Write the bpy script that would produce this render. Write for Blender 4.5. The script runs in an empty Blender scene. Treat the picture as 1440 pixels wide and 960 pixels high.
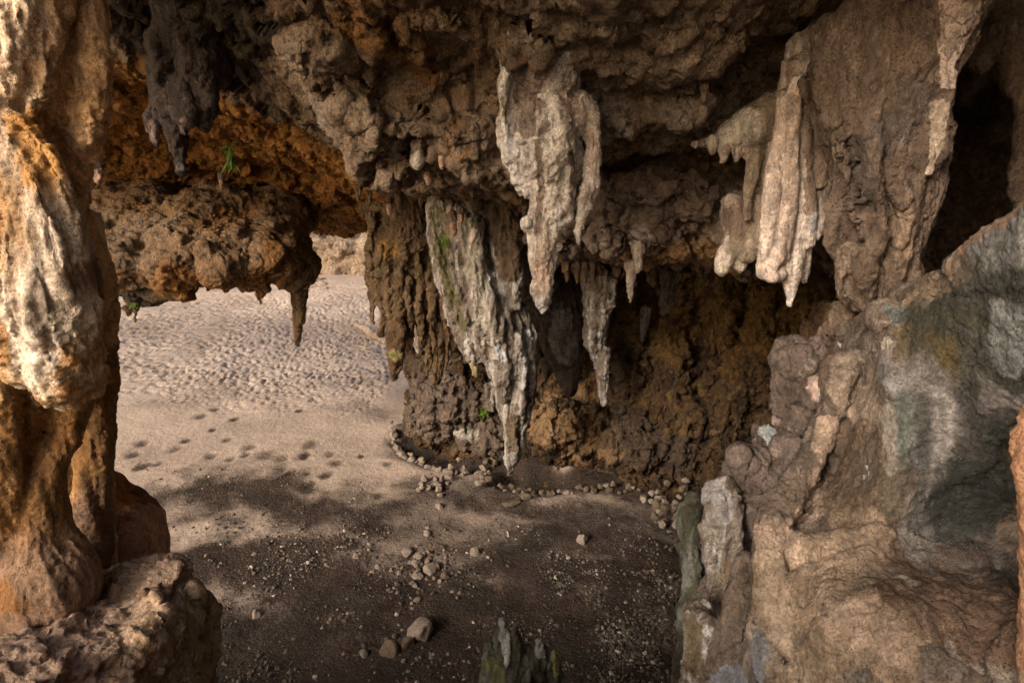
import bpy, bmesh, math, random
import numpy as np
from mathutils import Vector, noise as mnoise
R = math.radians
random.seed(7)
scene = bpy.context.scene
COL = scene.collection
F = 900.0; PITCH = R(18); CAM = np.array([0.0, 0.0, 7.0])
CP, SP = math.cos(PITCH), math.sin(PITCH)

# ------------------------------------------------------------------ survey: bearing + distance -> point of the cave
def P(px, py, Y):
    v = (480-py)/F
    dy = CP + v*SP
    t = Y/dy
    return np.array([(px-720)/F*t, Y, CAM[2] + (-SP + v*CP)*t])
def depth(py, Y):
    return Y/(CP + (480-py)/F*SP)
def GY(py):
    return 7.0/math.tan(PITCH + math.atan((py-480)/F))
def G(px, py):
    p = P(px, py, GY(py)); return p

# ------------------------------------------------------------------ noise
_rng = np.random.RandomState(11)
_perm = _rng.permutation(256).astype(np.int32); _perm = np.concatenate([_perm, _perm, _perm])
_g = _rng.normal(size=(256, 3)).astype(np.float32); _g /= np.linalg.norm(_g, axis=1)[:, None]
_rp = _rng.rand(256, 3).astype(np.float32)
def perlin(p):
    p = p.astype(np.float32)
    i = np.floor(p).astype(np.int32); f = p - i
    u = f*f*f*(f*(f*6-15)+10)
    i &= 255
    out = 0
    for dx in (0, 1):
        hx = _perm[i[:, 0]+dx]; wx = u[:, 0] if dx else 1-u[:, 0]
        for dy in (0, 1):
            hy = _perm[hx+i[:, 1]+dy]; wy = u[:, 1] if dy else 1-u[:, 1]
            for dz in (0, 1):
                h = _perm[hy+i[:, 2]+dz]; wz = u[:, 2] if dz else 1-u[:, 2]
                g = _g[h]
                d = g[:, 0]*(f[:, 0]-dx)+g[:, 1]*(f[:, 1]-dy)+g[:, 2]*(f[:, 2]-dz)
                out = out + wx*wy*wz*d
    return out*1.5
def fbm(p, o=4, rough=.5, kind='n'):
    a = 1.0; s = 0; t = 0
    q = p.copy()
    for k in range(o):
        n = perlin(q + k*17.3)
        if kind == 'b': n = np.abs(n)*2-.5          # billow: round lumps, sharp creases
        elif kind == 'r': n = .5-np.abs(n)*2        # ridges
        s = s + a*n; t += a; a *= rough; q = q*2.03
    return s/t
def worley(p):
    """distance to the nearest feature point, ~0..1"""
    p = p.astype(np.float32)
    i = np.floor(p-.5).astype(np.int32)
    best = np.full(len(p), 9.0, np.float32)
    for dx in (0, 1):
        for dy in (0, 1):
            for dz in (0, 1):
                c = i + np.array([dx, dy, dz], np.int32); m = c & 255
                h = _perm[_perm[_perm[m[:, 0]]+m[:, 1]]+m[:, 2]]
                q = c + _rp[h]*.9+.05
                best = np.minimum(best, ((q-p)**2).sum(1))
    return np.sqrt(best)

def facet(p):
    """broken rock: every cell is its own tilted plane"""
    p = p.astype(np.float32)
    i = np.floor(p-.5).astype(np.int32)
    best = np.full(len(p), 9.0, np.float32); val = np.zeros(len(p), np.float32)
    for dx in (0, 1):
        for dy in (0, 1):
            for dz in (0, 1):
                c = i + np.array([dx, dy, dz], np.int32); m = c & 255
                h = _perm[_perm[_perm[m[:, 0]]+m[:, 1]]+m[:, 2]]
                d = p-(c + _rp[h]*.9+.05); r = (d**2).sum(1)
                k = r < best
                best = np.where(k, r, best); val = np.where(k, (d*_g[h]).sum(1)+.25*_g[h][:, 0], val)
    return val
# ------------------------------------------------------------------ materials
class NT:
    def __init__(s, mat):
        s.t = mat.node_tree; s.n = s.t.nodes; s.l = s.t.links
    def node(s, typ, **kw):
        nd = s.n.new(typ)
        for k, v in kw.items():
            if k.startswith('i_'):
                key = k[2:]; key = int(key) if key.isdigit() else key.replace('_', ' ')
                sock = nd.inputs[key]
                if isinstance(v, bpy.types.NodeSocket): s.l.new(v, sock)
                else: sock.default_value = v
            else: setattr(nd, k, v)
        return nd
    def mix(s, fac, a, b, mode='MIX'):
        nd = s.n.new('ShaderNodeMix'); nd.data_type = 'RGBA'; nd.blend_type = mode
        for sock, v in ((nd.inputs[0], fac), (nd.inputs[6], a), (nd.inputs[7], b)):
            if isinstance(v, bpy.types.NodeSocket): s.l.new(v, sock)
            elif isinstance(v, (int, float)): sock.default_value = v
            else: sock.default_value = (*v, 1)
        return nd.outputs[2]
    def math(s, op, a, b=None, c=None, clamp=False):
        nd = s.n.new('ShaderNodeMath'); nd.operation = op; nd.use_clamp = clamp
        for k, v in enumerate((a, b, c)):
            if v is None: continue
            if isinstance(v, bpy.types.NodeSocket): s.l.new(v, nd.inputs[k])
            else: nd.inputs[k].default_value = v
        return nd.outputs[0]
    def ramp(s, v, lo, hi):
        nd = s.n.new('ShaderNodeMapRange'); nd.interpolation_type = 'SMOOTHSTEP'
        s.l.new(v, nd.inputs[0]); nd.inputs[1].default_value = lo; nd.inputs[2].default_value = hi
        return nd.outputs[0]
    def noise(s, vec, scale, detail=5, rough=.55, dist=0.0):
        nd = s.n.new('ShaderNodeTexNoise'); s.l.new(vec, nd.inputs['Vector'])
        nd.inputs['Scale'].default_value = scale; nd.inputs['Detail'].default_value = detail
        nd.inputs['Roughness'].default_value = rough; nd.inputs['Distortion'].default_value = dist
        return nd.outputs[0]
    def stretch(s, vec, sc, loc=(0, 0, 0)):
        nd = s.n.new('ShaderNodeMapping'); s.l.new(vec, nd.inputs[0])
        nd.inputs['Scale'].default_value = sc; nd.inputs['Location'].default_value = loc
        return nd.outputs[0]

def rock_mat(name, c1, c2, c3, s=1.0, streak=None, streak_amt=.0, spots=None, spot_amt=.4, bump=.03, rough=.82, dust=None, pits=.5, speck=.0, spec=.2):
    """c1/c2 broad patches, c3 finer blotches, streak = vertical stains, spots = mineral crust patches, dust on upward faces"""
    m = bpy.data.materials.new(name); m.use_nodes = True
    t = NT(m); b = t.n['Principled BSDF']
    co = t.node('ShaderNodeTexCoord').outputs['Object']
    w = t.noise(co, 1.1*s, 5, .62, .6)
    col = t.mix(t.ramp(w, .40, .60), c1, c2)
    w2 = t.noise(t.stretch(co, (1, 1, .7), (3, 1, 7)), 3.7*s, 6, .68, .5)
    col = t.mix(t.ramp(w2, .46, .66), col, c3)
    if streak:
        w3 = t.noise(t.stretch(co, (1, 1, .13)), 5.5*s, 4, .62, .4)
        col = t.mix(t.math('MULTIPLY', t.ramp(w3, .48, .64), streak_amt), col, streak)
    if spots:
        w4 = t.noise(t.stretch(co, (1, 1, .8), (9, 4, 2)), 2.3*s, 6, .75, 1.2)
        col = t.mix(t.math('MULTIPLY', t.ramp(w4, .56, .63), spot_amt), col, spots)
    # strokes laid down by hand: stains, plus some painted light and shade
    at = t.node('ShaderNodeAttribute', attribute_name='paint')
    br = t.noise(co, 9*s, 5, .7, .3)
    br2 = t.noise(t.stretch(co, (1, 1, .35)), 26*s, 3, .7)
    am = t.math('MULTIPLY', at.outputs['Alpha'], 1.7)
    am = t.math('ADD', am, t.math('MULTIPLY', t.math('SUBTRACT', br, .5), 1.6))
    am = t.math('ADD', am, t.math('MULTIPLY', t.math('SUBTRACT', br2, .5), .8))
    am = t.math('MULTIPLY', t.ramp(am, .45, 1.0), t.ramp(at.outputs['Alpha'], .02, .2))
    pv = t.node('ShaderNodeMapRange', i_0=t.noise(t.stretch(co, (1, 1, .55), (5, 2, 8)), 6.5*s, 6, .75, .6), i_1=.33, i_2=.67, i_3=.55, i_4=1.38).outputs[0]
    pc = t.mix(1.0, at.outputs['Color'], t.node('ShaderNodeCombineColor', i_0=pv, i_1=pv, i_2=pv).outputs[0], 'MULTIPLY')
    col = t.mix(t.math('MULTIPLY', am, .96), col, pc)
    if dust:
        nz = t.node('ShaderNodeSeparateXYZ', i_0=t.node('ShaderNodeNewGeometry').outputs['Normal']).outputs[2]
        d = t.math('ADD', nz, t.math('MULTIPLY', t.math('SUBTRACT', br, .5), .9))
        col = t.mix(t.math('MULTIPLY', t.ramp(d, .35, .85), .7), col, dust)
    # grain: small tonal variation of the stone itself
    gr = t.noise(co, 30*s, 6, .82)
    gr = t.math('ADD', t.math('MULTIPLY', t.math('SUBTRACT', gr, .5), t.math('ADD', .25, t.math('MULTIPLY', t.ramp(w2, .38, .62), 1.0))), .5)
    gr = t.math('ADD', gr, t.math('MULTIPLY', t.math('SUBTRACT', t.noise(t.stretch(co, (1, 1, .6), (2, 9, 4)), 5*s, 8, .78, .8), .5), .9))
    hv = t.node('ShaderNodeMapRange', i_0=gr, i_1=.30, i_2=.70, i_3=.40, i_4=1.5)
    col = t.mix(1.0, col, t.node('ShaderNodeCombineColor', i_0=hv.outputs[0], i_1=hv.outputs[0], i_2=hv.outputs[0]).outputs[0], 'MULTIPLY')
    pw = t.mix(.03, co, t.node('ShaderNodeTexNoise', i_Vector=co, i_Scale=40*s).outputs[1])
    po = t.node('ShaderNodeTexVoronoi', i_Vector=pw, i_Scale=46*s)      # open pores and trapped grit
    pore = t.math('MULTIPLY', t.ramp(t.math('ADD', po.outputs['Distance'], t.math('MULTIPLY', w2, .5)), .62, .40), t.ramp(gr, .38, .6))
    col = t.mix(t.math('MULTIPLY', pore, .55), col, tuple(x*.3 for x in c3))
    if speck:
        vo = t.node('ShaderNodeTexVoronoi', i_Vector=co, i_Scale=55*s)
        sp = t.math('MULTIPLY', t.math('LESS_THAN', vo.outputs['Distance'], .16), t.ramp(t.noise(co, 7*s, 3), .5, .62))
        col = t.mix(t.math('MULTIPLY', sp, speck), col, (.62, .56, .48))
    t.l.new(col, b.inputs['Base Color'])
    ro = t.node('ShaderNodeMapRange', i_0=w2, i_1=.3, i_2=.7, i_3=rough-.14, i_4=min(1, rough+.12))
    t.l.new(ro.outputs[0], b.inputs['Roughness'])
    b.inputs['Specular IOR Level'].default_value = spec
    # relief
    h = t.math('MULTIPLY', t.noise(co, 8*s, 7, .70, .25), 1.0)
    pit = t.node('ShaderNodeTexVoronoi', i_Vector=t.mix(.12, co, t.node('ShaderNodeTexNoise', i_Vector=co, i_Scale=9*s).outputs[1]), i_Scale=15*s, feature='SMOOTH_F1')
    h = t.math('ADD', h, t.math('MULTIPLY', pit.outputs['Distance'], .45*pits))
    h = t.math('ADD', h, t.math('MULTIPLY', t.noise(t.stretch(co, (1, 1, .5)), 34*s, 5, .8), .42))
    h = t.math('SUBTRACT', h, t.math('MULTIPLY', pore, .22))
    bp = t.node('ShaderNodeBump', i_Height=h, i_Distance=bump*2.9/s, i_Strength=1.0)
    t.l.new(bp.outputs[0], b.inputs['Normal'])
    return m

# linear colours
BROWN = (.19, .125, .085); DKBROWN = (.075, .047, .032); GREYB = (.235, .18, .145); OCHRE = (.33, .165, .055)
RUST = (.30, .125, .035); PALE = (.52, .43, .35); WHITE = (.74, .68, .61); PINKW = (.62, .47, .39); GREY = (.36, .34, .32)
TEAL = (.17, .21, .20); MOSS = (.085, .095, .035); DKGREEN = (.03, .036, .027); LILAC = (.27, .235, .235); BEIGE = (.46, .345, .25)

M = {}
M['ceiling'] = rock_mat('ceiling_rock', (.30, .215, .15), (.39, .30, .22), (.14, .09, .055), 1.0, spots=(.36, .18, .06), spot_amt=.4, bump=.035, pits=1.1)
M['far_ceiling'] = rock_mat('orange_ceiling_rock', (.24, .12, .04), (.13, .07, .03), (.05, .03, .018), .9, spots=(.42, .20, .05), spot_amt=.6, bump=.05, pits=1.3)
M['wall'] = rock_mat('back_wall_rock', (.13, .075, .037), (.075, .048, .03), (.035, .024, .016), 1.0, streak=(.24, .15, .06), streak_amt=.6, spots=(.34, .24, .15), spot_amt=.4, bump=.06, pits=1.5)
M['column'] = rock_mat('column_flowstone', (.60, .42, .25), (.45, .25, .10), (.34, .17, .06), 1.6, streak=(.72, .60, .46), streak_amt=.8, spots=(.70, .62, .52), spot_amt=.75, bump=.012, pits=.4, rough=.6)
M['base'] = rock_mat('ledge_rock', (.27, .185, .125), (.36, .26, .185), (.17, .11, .07), 1.6, spots=(.42, .32, .22), spot_amt=.5, bump=.014, pits=.5, dust=(.34, .25, .19))
M['lobe'] = rock_mat('smooth_red_rock', (.20, .105, .06), (.27, .16, .115), (.10, .06, .04), 1.5, bump=.006, pits=.2, spots=(.30, .20, .16), spot_amt=.4)
M['hero'] = rock_mat('pale_stalactite', (.64, .565, .51), (.74, .68, .63), (.30, .24, .20), 1.3, streak=(.80, .76, .71), streak_amt=.9, spots=(.20, .155, .13), spot_amt=.75, bump=.02, pits=1.2, speck=.3)
M['drape'] = rock_mat('pink_drapery', (.58, .48, .42), (.44, .37, .33), (.22, .165, .135), 1.3, streak=(.74, .66, .60), streak_amt=.85, spots=(.20, .15, .125), spot_amt=.55, bump=.018, pits=.9, speck=.3)
M['curtain'] = rock_mat('brown_curtain', (.155, .112, .085), (.20, .15, .115), (.09, .064, .05), 1.2, streak=(.28, .21, .165), streak_amt=.5, bump=.026, pits=1.0, speck=.6)
M['shelf'] = rock_mat('left_shelf_rock', (.28, .155, .065), (.36, .24, .14), (.12, .07, .038), .9, spots=(.36, .19, .07), spot_amt=.6, bump=.05, pits=1.2)
M['dark'] = rock_mat('dark_stalactite', (.055, .04, .033), (.08, .06, .05), (.035, .025, .02), 1.0, streak=(.14, .11, .095), streak_amt=.4, bump=.03, pits=1.0)
M['root'] = rock_mat('root_stalactite', (.14, .085, .045), (.19, .125, .075), (.075, .045, .028), 1.1, streak=(.24, .17, .09), streak_amt=.5, spots=(.20, .18, .08), spot_amt=.4, bump=.035, pits=1.2)
M['cascade'] = rock_mat('grey_cascade', (.20, .16, .13), (.33, .285, .25), (.10, .072, .052), 1.0, streak=(.64, .61, .58), streak_amt=.85, spots=(.13, .12, .06), spot_amt=.4, bump=.03, pits=.9)
M['boulder'] = rock_mat('right_wall_rock', (.125, .095, .074), (.092, .073, .06), (.05, .04, .032), 1.3, streak=(.20, .175, .155), streak_amt=.5, spots=(.30, .255, .22), spot_amt=.45, bump=.016, pits=.9, speck=.3)
M['knob'] = rock_mat('lilac_rock', (.13, .10, .087), (.175, .138, .122), (.075, .057, .047), 1.3, spots=(.48, .40, .36), spot_amt=.4, bump=.018, pits=.6)
M['greenrock'] = rock_mat('mossy_stalagmite', (.06, .062, .042), (.09, .08, .055), (.035, .032, .024), 1.5, streak=(.26, .27, .25), streak_amt=.5, bump=.02, pits=.6)
M['pink'] = rock_mat('pink_tip', (.62, .42, .31), (.70, .55, .44), (.45, .28, .19), 2.5, bump=.01, pits=.6)
M['cliff'] = rock_mat('cliff_rock', (.80, .65, .50), (.72, .55, .41), (.52, .36, .24), .5, spots=(.78, .66, .52), spot_amt=.5, bump=.12, pits=1.3)
M['stone'] = rock_mat('stone', (.40, .335, .285), (.30, .24, .20), (.18, .14, .115), 2.4, spots=(.48, .42, .38), spot_amt=.5, bump=.012, pits=.6)
M['stone_dark'] = rock_mat('dark_stone', (.16, .12, .09), (.21, .16, .12), (.10, .075, .05), 2.4, spots=(.25, .21, .12), spot_amt=.4, bump=.012, pits=.6)
M['wood'] = rock_mat('driftwood', (.48, .39, .31), (.36, .28, .22), (.25, .19, .14), 2, bump=.01, pits=.2)

# ------------------------------------------------------------------ object helpers
def tag(o, label=None, cat=None, group=None, kind=None):
    if label: o['label'] = label
    if cat: o['category'] = cat
    if group: o['group'] = group
    if kind: o['kind'] = kind
    return o
def seg_dist(p, a, b):
    ab = b-a; t = np.clip(((p-a)@ab)/max(1e-9, ab@ab), 0, 1)
    return t, p-(a+t[:, None]*ab)
class Rock:
    """a body of rock: overlapping tubes, lumps and slabs fused into one skin, then carved by noise"""
    def __init__(s): s.v = []; s.f = []; s.n = 0
    def add(s, v, f):
        s.v.append(np.asarray(v, float)); s.f += [tuple(i+s.n for i in q) for q in f]; s.n += len(v)
    def tubew(s, pts, seg=14, flat=1.0):
        """pts = (x,y,z,r) ; flat scales the radius along Y"""
        pts = np.array(pts, float)
        # resample smoothly
        n = max(2, len(pts)); tt = np.linspace(0, n-1, (n-1)*6+1)
        def cr(c):
            o = []
            for t in tt:
                i = min(int(t), n-2); u = t-i
                p0, p1, p2, p3 = c[max(i-1, 0)], c[i], c[i+1], c[min(i+2, n-1)]
                o.append(.5*((2*p1)+(-p0+p2)*u+(2*p0-5*p1+4*p2-p3)*u*u+(-p0+3*p1-3*p2+p3)*u**3))
            return np.array(o)
        q = np.stack([cr(pts[:, k]) for k in range(4)], 1); q[:, 3] = np.maximum(q[:, 3], 1e-3)
        c = q[:, :3]; r = q[:, 3]
        tan = np.gradient(c, axis=0); tan /= np.linalg.norm(tan, axis=1)[:, None]
        ref = np.array([0, 1., 0]); vs = []
        m = len(c)
        for i in range(m):
            t = tan[i]; rr = ref if abs(t@ref) < .9 else np.array([1., 0, 0])
            u = np.cross(t, rr); u /= np.linalg.norm(u); w = np.cross(t, u)
            for k in range(seg):
                a = 2*math.pi*k/seg
                d = (math.cos(a)*u+math.sin(a)*w)*r[i]; d[1] *= flat
                vs.append(c[i]+d)
        # rounded ends
        e0, e1 = c[0]-tan[0]*r[0]*.7, c[-1]+tan[-1]*r[-1]*.7
        vs += [e0, e1]; f = []
        for i in range(m-1):
            for k in range(seg):
                k2 = (k+1) % seg
                f.append((i*seg+k, i*seg+k2, (i+1)*seg+k2, (i+1)*seg+k))
        for k in range(seg):
            k2 = (k+1) % seg
            f.append((m*seg, k2, k)); f.append((m*seg+1, (m-1)*seg+k, (m-1)*seg+k2))
        s.add(vs, f)
    def tube(s, *pts, flat=1.0, seg=14):
        s.tubew([(*P(px, py, Y), r*depth(py, Y)/F) for px, py, Y, r in pts], seg, flat)
    def ellw(s, c, r, rot=0.0, n=18):
        vs = []; f = []
        ca, sa = math.cos(rot), math.sin(rot)
        for i in range(n+1):
            th = math.pi*i/n
            for k in range(n):
                ph = 2*math.pi*k/n
                d = np.array([math.sin(th)*math.cos(ph)*r[0], math.sin(th)*math.sin(ph)*r[1], math.cos(th)*r[2]])
                d = np.array([d[0]*ca+d[2]*sa, d[1], -d[0]*sa+d[2]*ca])
                vs.append(np.array(c)+d)
        for i in range(n):
            for k in range(n):
                k2 = (k+1) % n
                f.append((i*n+k, (i+1)*n+k, (i+1)*n+k2, i*n+k2))
        s.add(vs, f)
    def ell(s, px, py, Y, rx, ry, rd=None, rot=0.0):
        k = depth(py, Y)/F
        s.ellw(P(px, py, Y), (rx*k, rd if rd else .7*(rx+ry)*.5*k, ry*k), R(rot))
    def loft(s, grid, thick, nx=80, ny=80, smooth=3, world=False):
        """closed slab through a grid of surveyed points (px, py, Y)"""
        g = np.array(grid, float); nr, nc = g.shape[:2]
        U = np.linspace(0, nc-1, nx); V = np.linspace(0, nr-1, ny)
        A = np.stack([np.stack([np.interp(U, np.arange(nc), g[j, :, k]) for k in range(3)], 1) for j in range(nr)])
        B = np.stack([np.stack([np.interp(V, np.arange(nr), A[:, i, k]) for k in range(3)], 1) for i in range(nx)], 1)
        kk = np.array([1, 4, 6, 4, 1.])/16
        for _ in range(smooth):
            Bp = np.pad(B, ((2, 2), (2, 2), (0, 0)), mode='edge')
            B = sum(kk[i]*Bp[i:i+ny, 2:-2] for i in range(5)); Bp = np.pad(B, ((2, 2), (2, 2), (0, 0)), mode='edge')
            B = sum(kk[i]*Bp[2:-2, i:i+nx] for i in range(5))
        fr = B if world else np.array([[P(*B[j, i]) for i in range(nx)] for j in range(ny)])
        s._close(fr, thick)
    def _close(s, fr, thick):
        ny, nx = fr.shape[:2]
        du = np.gradient(fr, axis=1); dv = np.gradient(fr, axis=0)
        nn = np.cross(du, dv); nn /= np.linalg.norm(nn, axis=2)[..., None]+1e-9
        d = fr-CAM; d /= np.linalg.norm(d, axis=2)[..., None]
        sgn = np.sign((nn*d).sum(2))[..., None]
        bk = fr + .5*thick*(nn*sgn + d)
        vs = np.concatenate([fr.reshape(-1, 3), bk.reshape(-1, 3)]); N = nx*ny; f = []
        I = lambda j, i, b=0: j*nx+i+b*N
        for j in range(ny-1):
            for i in range(nx-1):
                f.append((I(j, i), I(j+1, i), I(j+1, i+1), I(j, i+1)))
                f.append((I(j, i, 1), I(j, i+1, 1), I(j+1, i+1, 1), I(j+1, i, 1)))
        for i in range(nx-1):
            f.append((I(0, i), I(0, i+1), I(0, i+1, 1), I(0, i, 1)))
            f.append((I(ny-1, i+1), I(ny-1, i), I(ny-1, i, 1), I(ny-1, i+1, 1)))
        for j in range(ny-1):
            f.append((I(j+1, 0), I(j, 0), I(j, 0, 1), I(j+1, 0, 1)))
            f.append((I(j, nx-1), I(j+1, nx-1), I(j+1, nx-1, 1), I(j, nx-1, 1)))
        s.add(vs, f)
    def build(s, name, mat, voxel, smooth=3, disp=(), paints=(), default=None, parent=None, pk=1.0, dmask=None):
        V = np.concatenate(s.v)
        me = bpy.data.meshes.new(name+'_raw'); me.from_pydata(V.tolist(), [], s.f); me.update()
        o = bpy.data.objects.new(name, me); COL.objects.link(o)
        r = o.modifiers.new('r', 'REMESH'); r.mode = 'VOXEL'; r.voxel_size = voxel; r.use_smooth_shade = True
        if smooth:
            sm = o.modifiers.new('s', 'SMOOTH'); sm.iterations = smooth; sm.factor = .5
        dg = bpy.context.evaluated_depsgraph_get(); dg.update()
        m2 = bpy.data.meshes.new_from_object(o.evaluated_get(dg))
        o.modifiers.clear(); o.data = m2; m2.name = name; bpy.data.meshes.remove(me)
        n = len(m2.vertices); co = np.empty(n*3, np.float32); m2.vertices.foreach_get('co', co); co = co.reshape(-1, 3).astype(np.float64)
        base = co.copy()
        for d in disp:
            kind, amp, sc = d[0], d[1], np.array(d[2] if hasattr(d[2], '__len__') else (d[2],)*3)
            octs = d[3] if len(d) > 3 else 4
            nr = np.empty(n*3, np.float32); m2.vertex_normals.foreach_get('vector', nr); nr = nr.reshape(-1, 3)
            q = base*sc
            if kind == 'w':     # pits (F1 cells)
                q = q + .35*np.stack([perlin(q*1.3), perlin(q*1.3+9), perlin(q*1.3+31)], 1)
                h = np.clip(worley(q), 0, 1)-.45
            elif kind == 'W':   # knobbly: domes at cells
                q = q + .3*np.stack([perlin(q*1.3), perlin(q*1.3+9), perlin(q*1.3+31)], 1)
                h = .45-np.clip(worley(q), 0, 1)
            elif kind == 'warp':
                h = None
                off = np.stack([fbm(q, octs), fbm(q+50, octs), fbm(q+90, octs)], 1)
                co = co+amp*off; base = base
            elif kind == 'f':   # fracture faces
                q = q + .45*np.stack([fbm(q*1.1, 2), fbm(q*1.1+9, 2), fbm(q*1.1+31, 2)], 1)
                h = facet(q)
            elif kind == 'c':   # cracks
                n1 = fbm(q, 3, .55); msk = np.clip(.5+2.2*perlin(q*.45+70), 0, 1)
                h = -np.exp(-(n1/.035)**2)*msk
            else:
                h = fbm(q, octs, d[4] if len(d) > 4 else .5, kind)
            if h is not None:
                if dmask is not None and kind != 'n': h = h*dmask(base)
                co = co + nr*(amp*h)[:, None]
            m2.vertices.foreach_set('co', co.astype(np.float32).ravel()); m2.update()
        # origin at the foot of the thing
        org = np.array([co[:, 0].mean(), co[:, 1].mean(), co[:, 2].min()])
        if True:
            rgb = np.zeros((n, 3)); al = np.zeros(n)
            rel = co-CAM; dep = rel[:, 1]*CP-rel[:, 2]*SP
            vpx = 720+F*rel[:, 0]/dep; vpy = 480-F*(rel[:, 1]*SP+rel[:, 2]*CP)/dep
            def on_skin(a, b, Y, rr):     # bring the brush onto the rock's face
                k = np.hypot(vpx-a, vpy-b) < max(4, rr*.6)
                return (a, b, float(np.percentile(co[k, 1], 15)) if k.any() else Y, rr)
            for pt in paints:
                pts, c, st = [on_skin(*q_) for q_ in pt[0]], pt[1], pt[2] if len(pt) > 2 else 1.0
                pw = [np.array([*P(a, b, Y), rr*depth(b, Y)/F]) for a, b, Y, rr in pts]
                if len(pw) == 1: pw = pw*2
                m = np.zeros(n)
                for a, b in zip(pw[:-1], pw[1:]):
                    sc = np.array([1, .35, 1])
                    t, dv = seg_dist(co*sc, a[:3]*sc, b[:3]*sc)
                    rr = a[3]+(b[3]-a[3])*t
                    x = np.linalg.norm(dv, axis=1)/rr
                    kk = np.nonzero(x < 2.2)[0]
                    if len(kk): x[kk] += .95*fbm(co[kk]*np.array([1, 1, .6])*(.8/max(a[3], .01)), 4, .65)
                    m = np.maximum(m, np.clip((1.25-x)/.6, 0, 1))
                m = m*m*(3-2*m)*st
                tot = m+al*(1-m)
                k = np.where(tot > 1e-6, m/np.maximum(tot, 1e-6), 0)[:, None]
                rgb = rgb*(1-k)+np.array(c)*pk*k; al = tot
            ca = m2.color_attributes.new('paint', 'FLOAT_COLOR', 'POINT')
            ca.data.foreach_set('color', np.concatenate([rgb, al[:, None]], 1).astype(np.float32).ravel())
        co -= org
        m2.vertices.foreach_set('co', co.astype(np.float32).ravel()); m2.update()
        m2.materials.clear(); m2.materials.append(M[mat]); m2.shade_smooth()
        o.location = org.tolist()
        if parent is not None:
            o.parent = parent; o.location = (org-np.array(parent.location)).tolist()
        print('BUILT', name, n)
        return o

QUICK = False
VS = 1.6 if QUICK else 1.0

# ================================================================== SETTING: roof, back wall, ground
def grid(pxs, rows): return [[(px, py, y) for px, y in zip(pxs, ys)] for py, ys in rows]
c = Rock()
px_ = [-700, -200, 60, 200, 320, 430, 510, 600, 700, 820, 960, 1100, 1300, 1900]
c.loft(grid(px_, [
    (-900, [2.4]*14),
    (-420, [4.2, 4.0, 3.8, 3.6, 3.4, 3.2, 3.1, 3.0, 3.0, 3.0, 3.0, 3.0, 3.1, 3.2]),
    (-150, [7.0, 6.6, 6.2, 6.0, 5.4, 5.0, 4.7, 4.5, 4.4, 4.3, 4.4, 5.2, 5.6, 5.6]),
    (0,   [8.2, 7.8, 7.4, 7.2, 6.4, 5.7, 5.3, 5.1, 5.0, 4.9, 4.9, 5.7, 7.2, 7.6]),
    (80,  [9.2, 8.8, 8.3, 8.2, 7.2, 6.4, 5.9, 5.6, 5.4, 5.4, 5.5, 7.0, 8.4, 8.4]),
    (150, [10.5, 10., 9.8, 9.7, 8.6, 7.2, 6.3, 6.0, 5.9, 5.9, 6.1, 7.2, 8.6, 8.6]),
    (200, [12, 12, 12, 12, 11.2, 9.6, 7.0, 6.3, 6.1, 6.2, 6.5, 7.6, 9, 9]),
    (245, [12.9, 12.9, 12.9, 12.9, 12.7, 12.2, 10.3, 7.0, 6.5, 6.6, 8.4, 8.6, 9.6, 9.6]),
    (275, [13.8, 13.8, 13.8, 13.8, 13.8, 13.5, 12.6, 11.0, 9.6, 9.6, 9.6, 9.6, 10.2, 10.2]),
    (300, [14.6, 14.6, 14.6, 14.6, 14.7, 14.6, 14.0, 13.2, 12.6, 12., 10.6, 10.6, 11, 11]),
    (333, [15.6, 15.6, 15.6, 15.6, 15.8, 15.8, 15.4, 15, 14.6, 13.8, 12.4, 12, 11.6, 11.6]),
]), 1.3, 220, 150, smooth=2)
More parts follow.
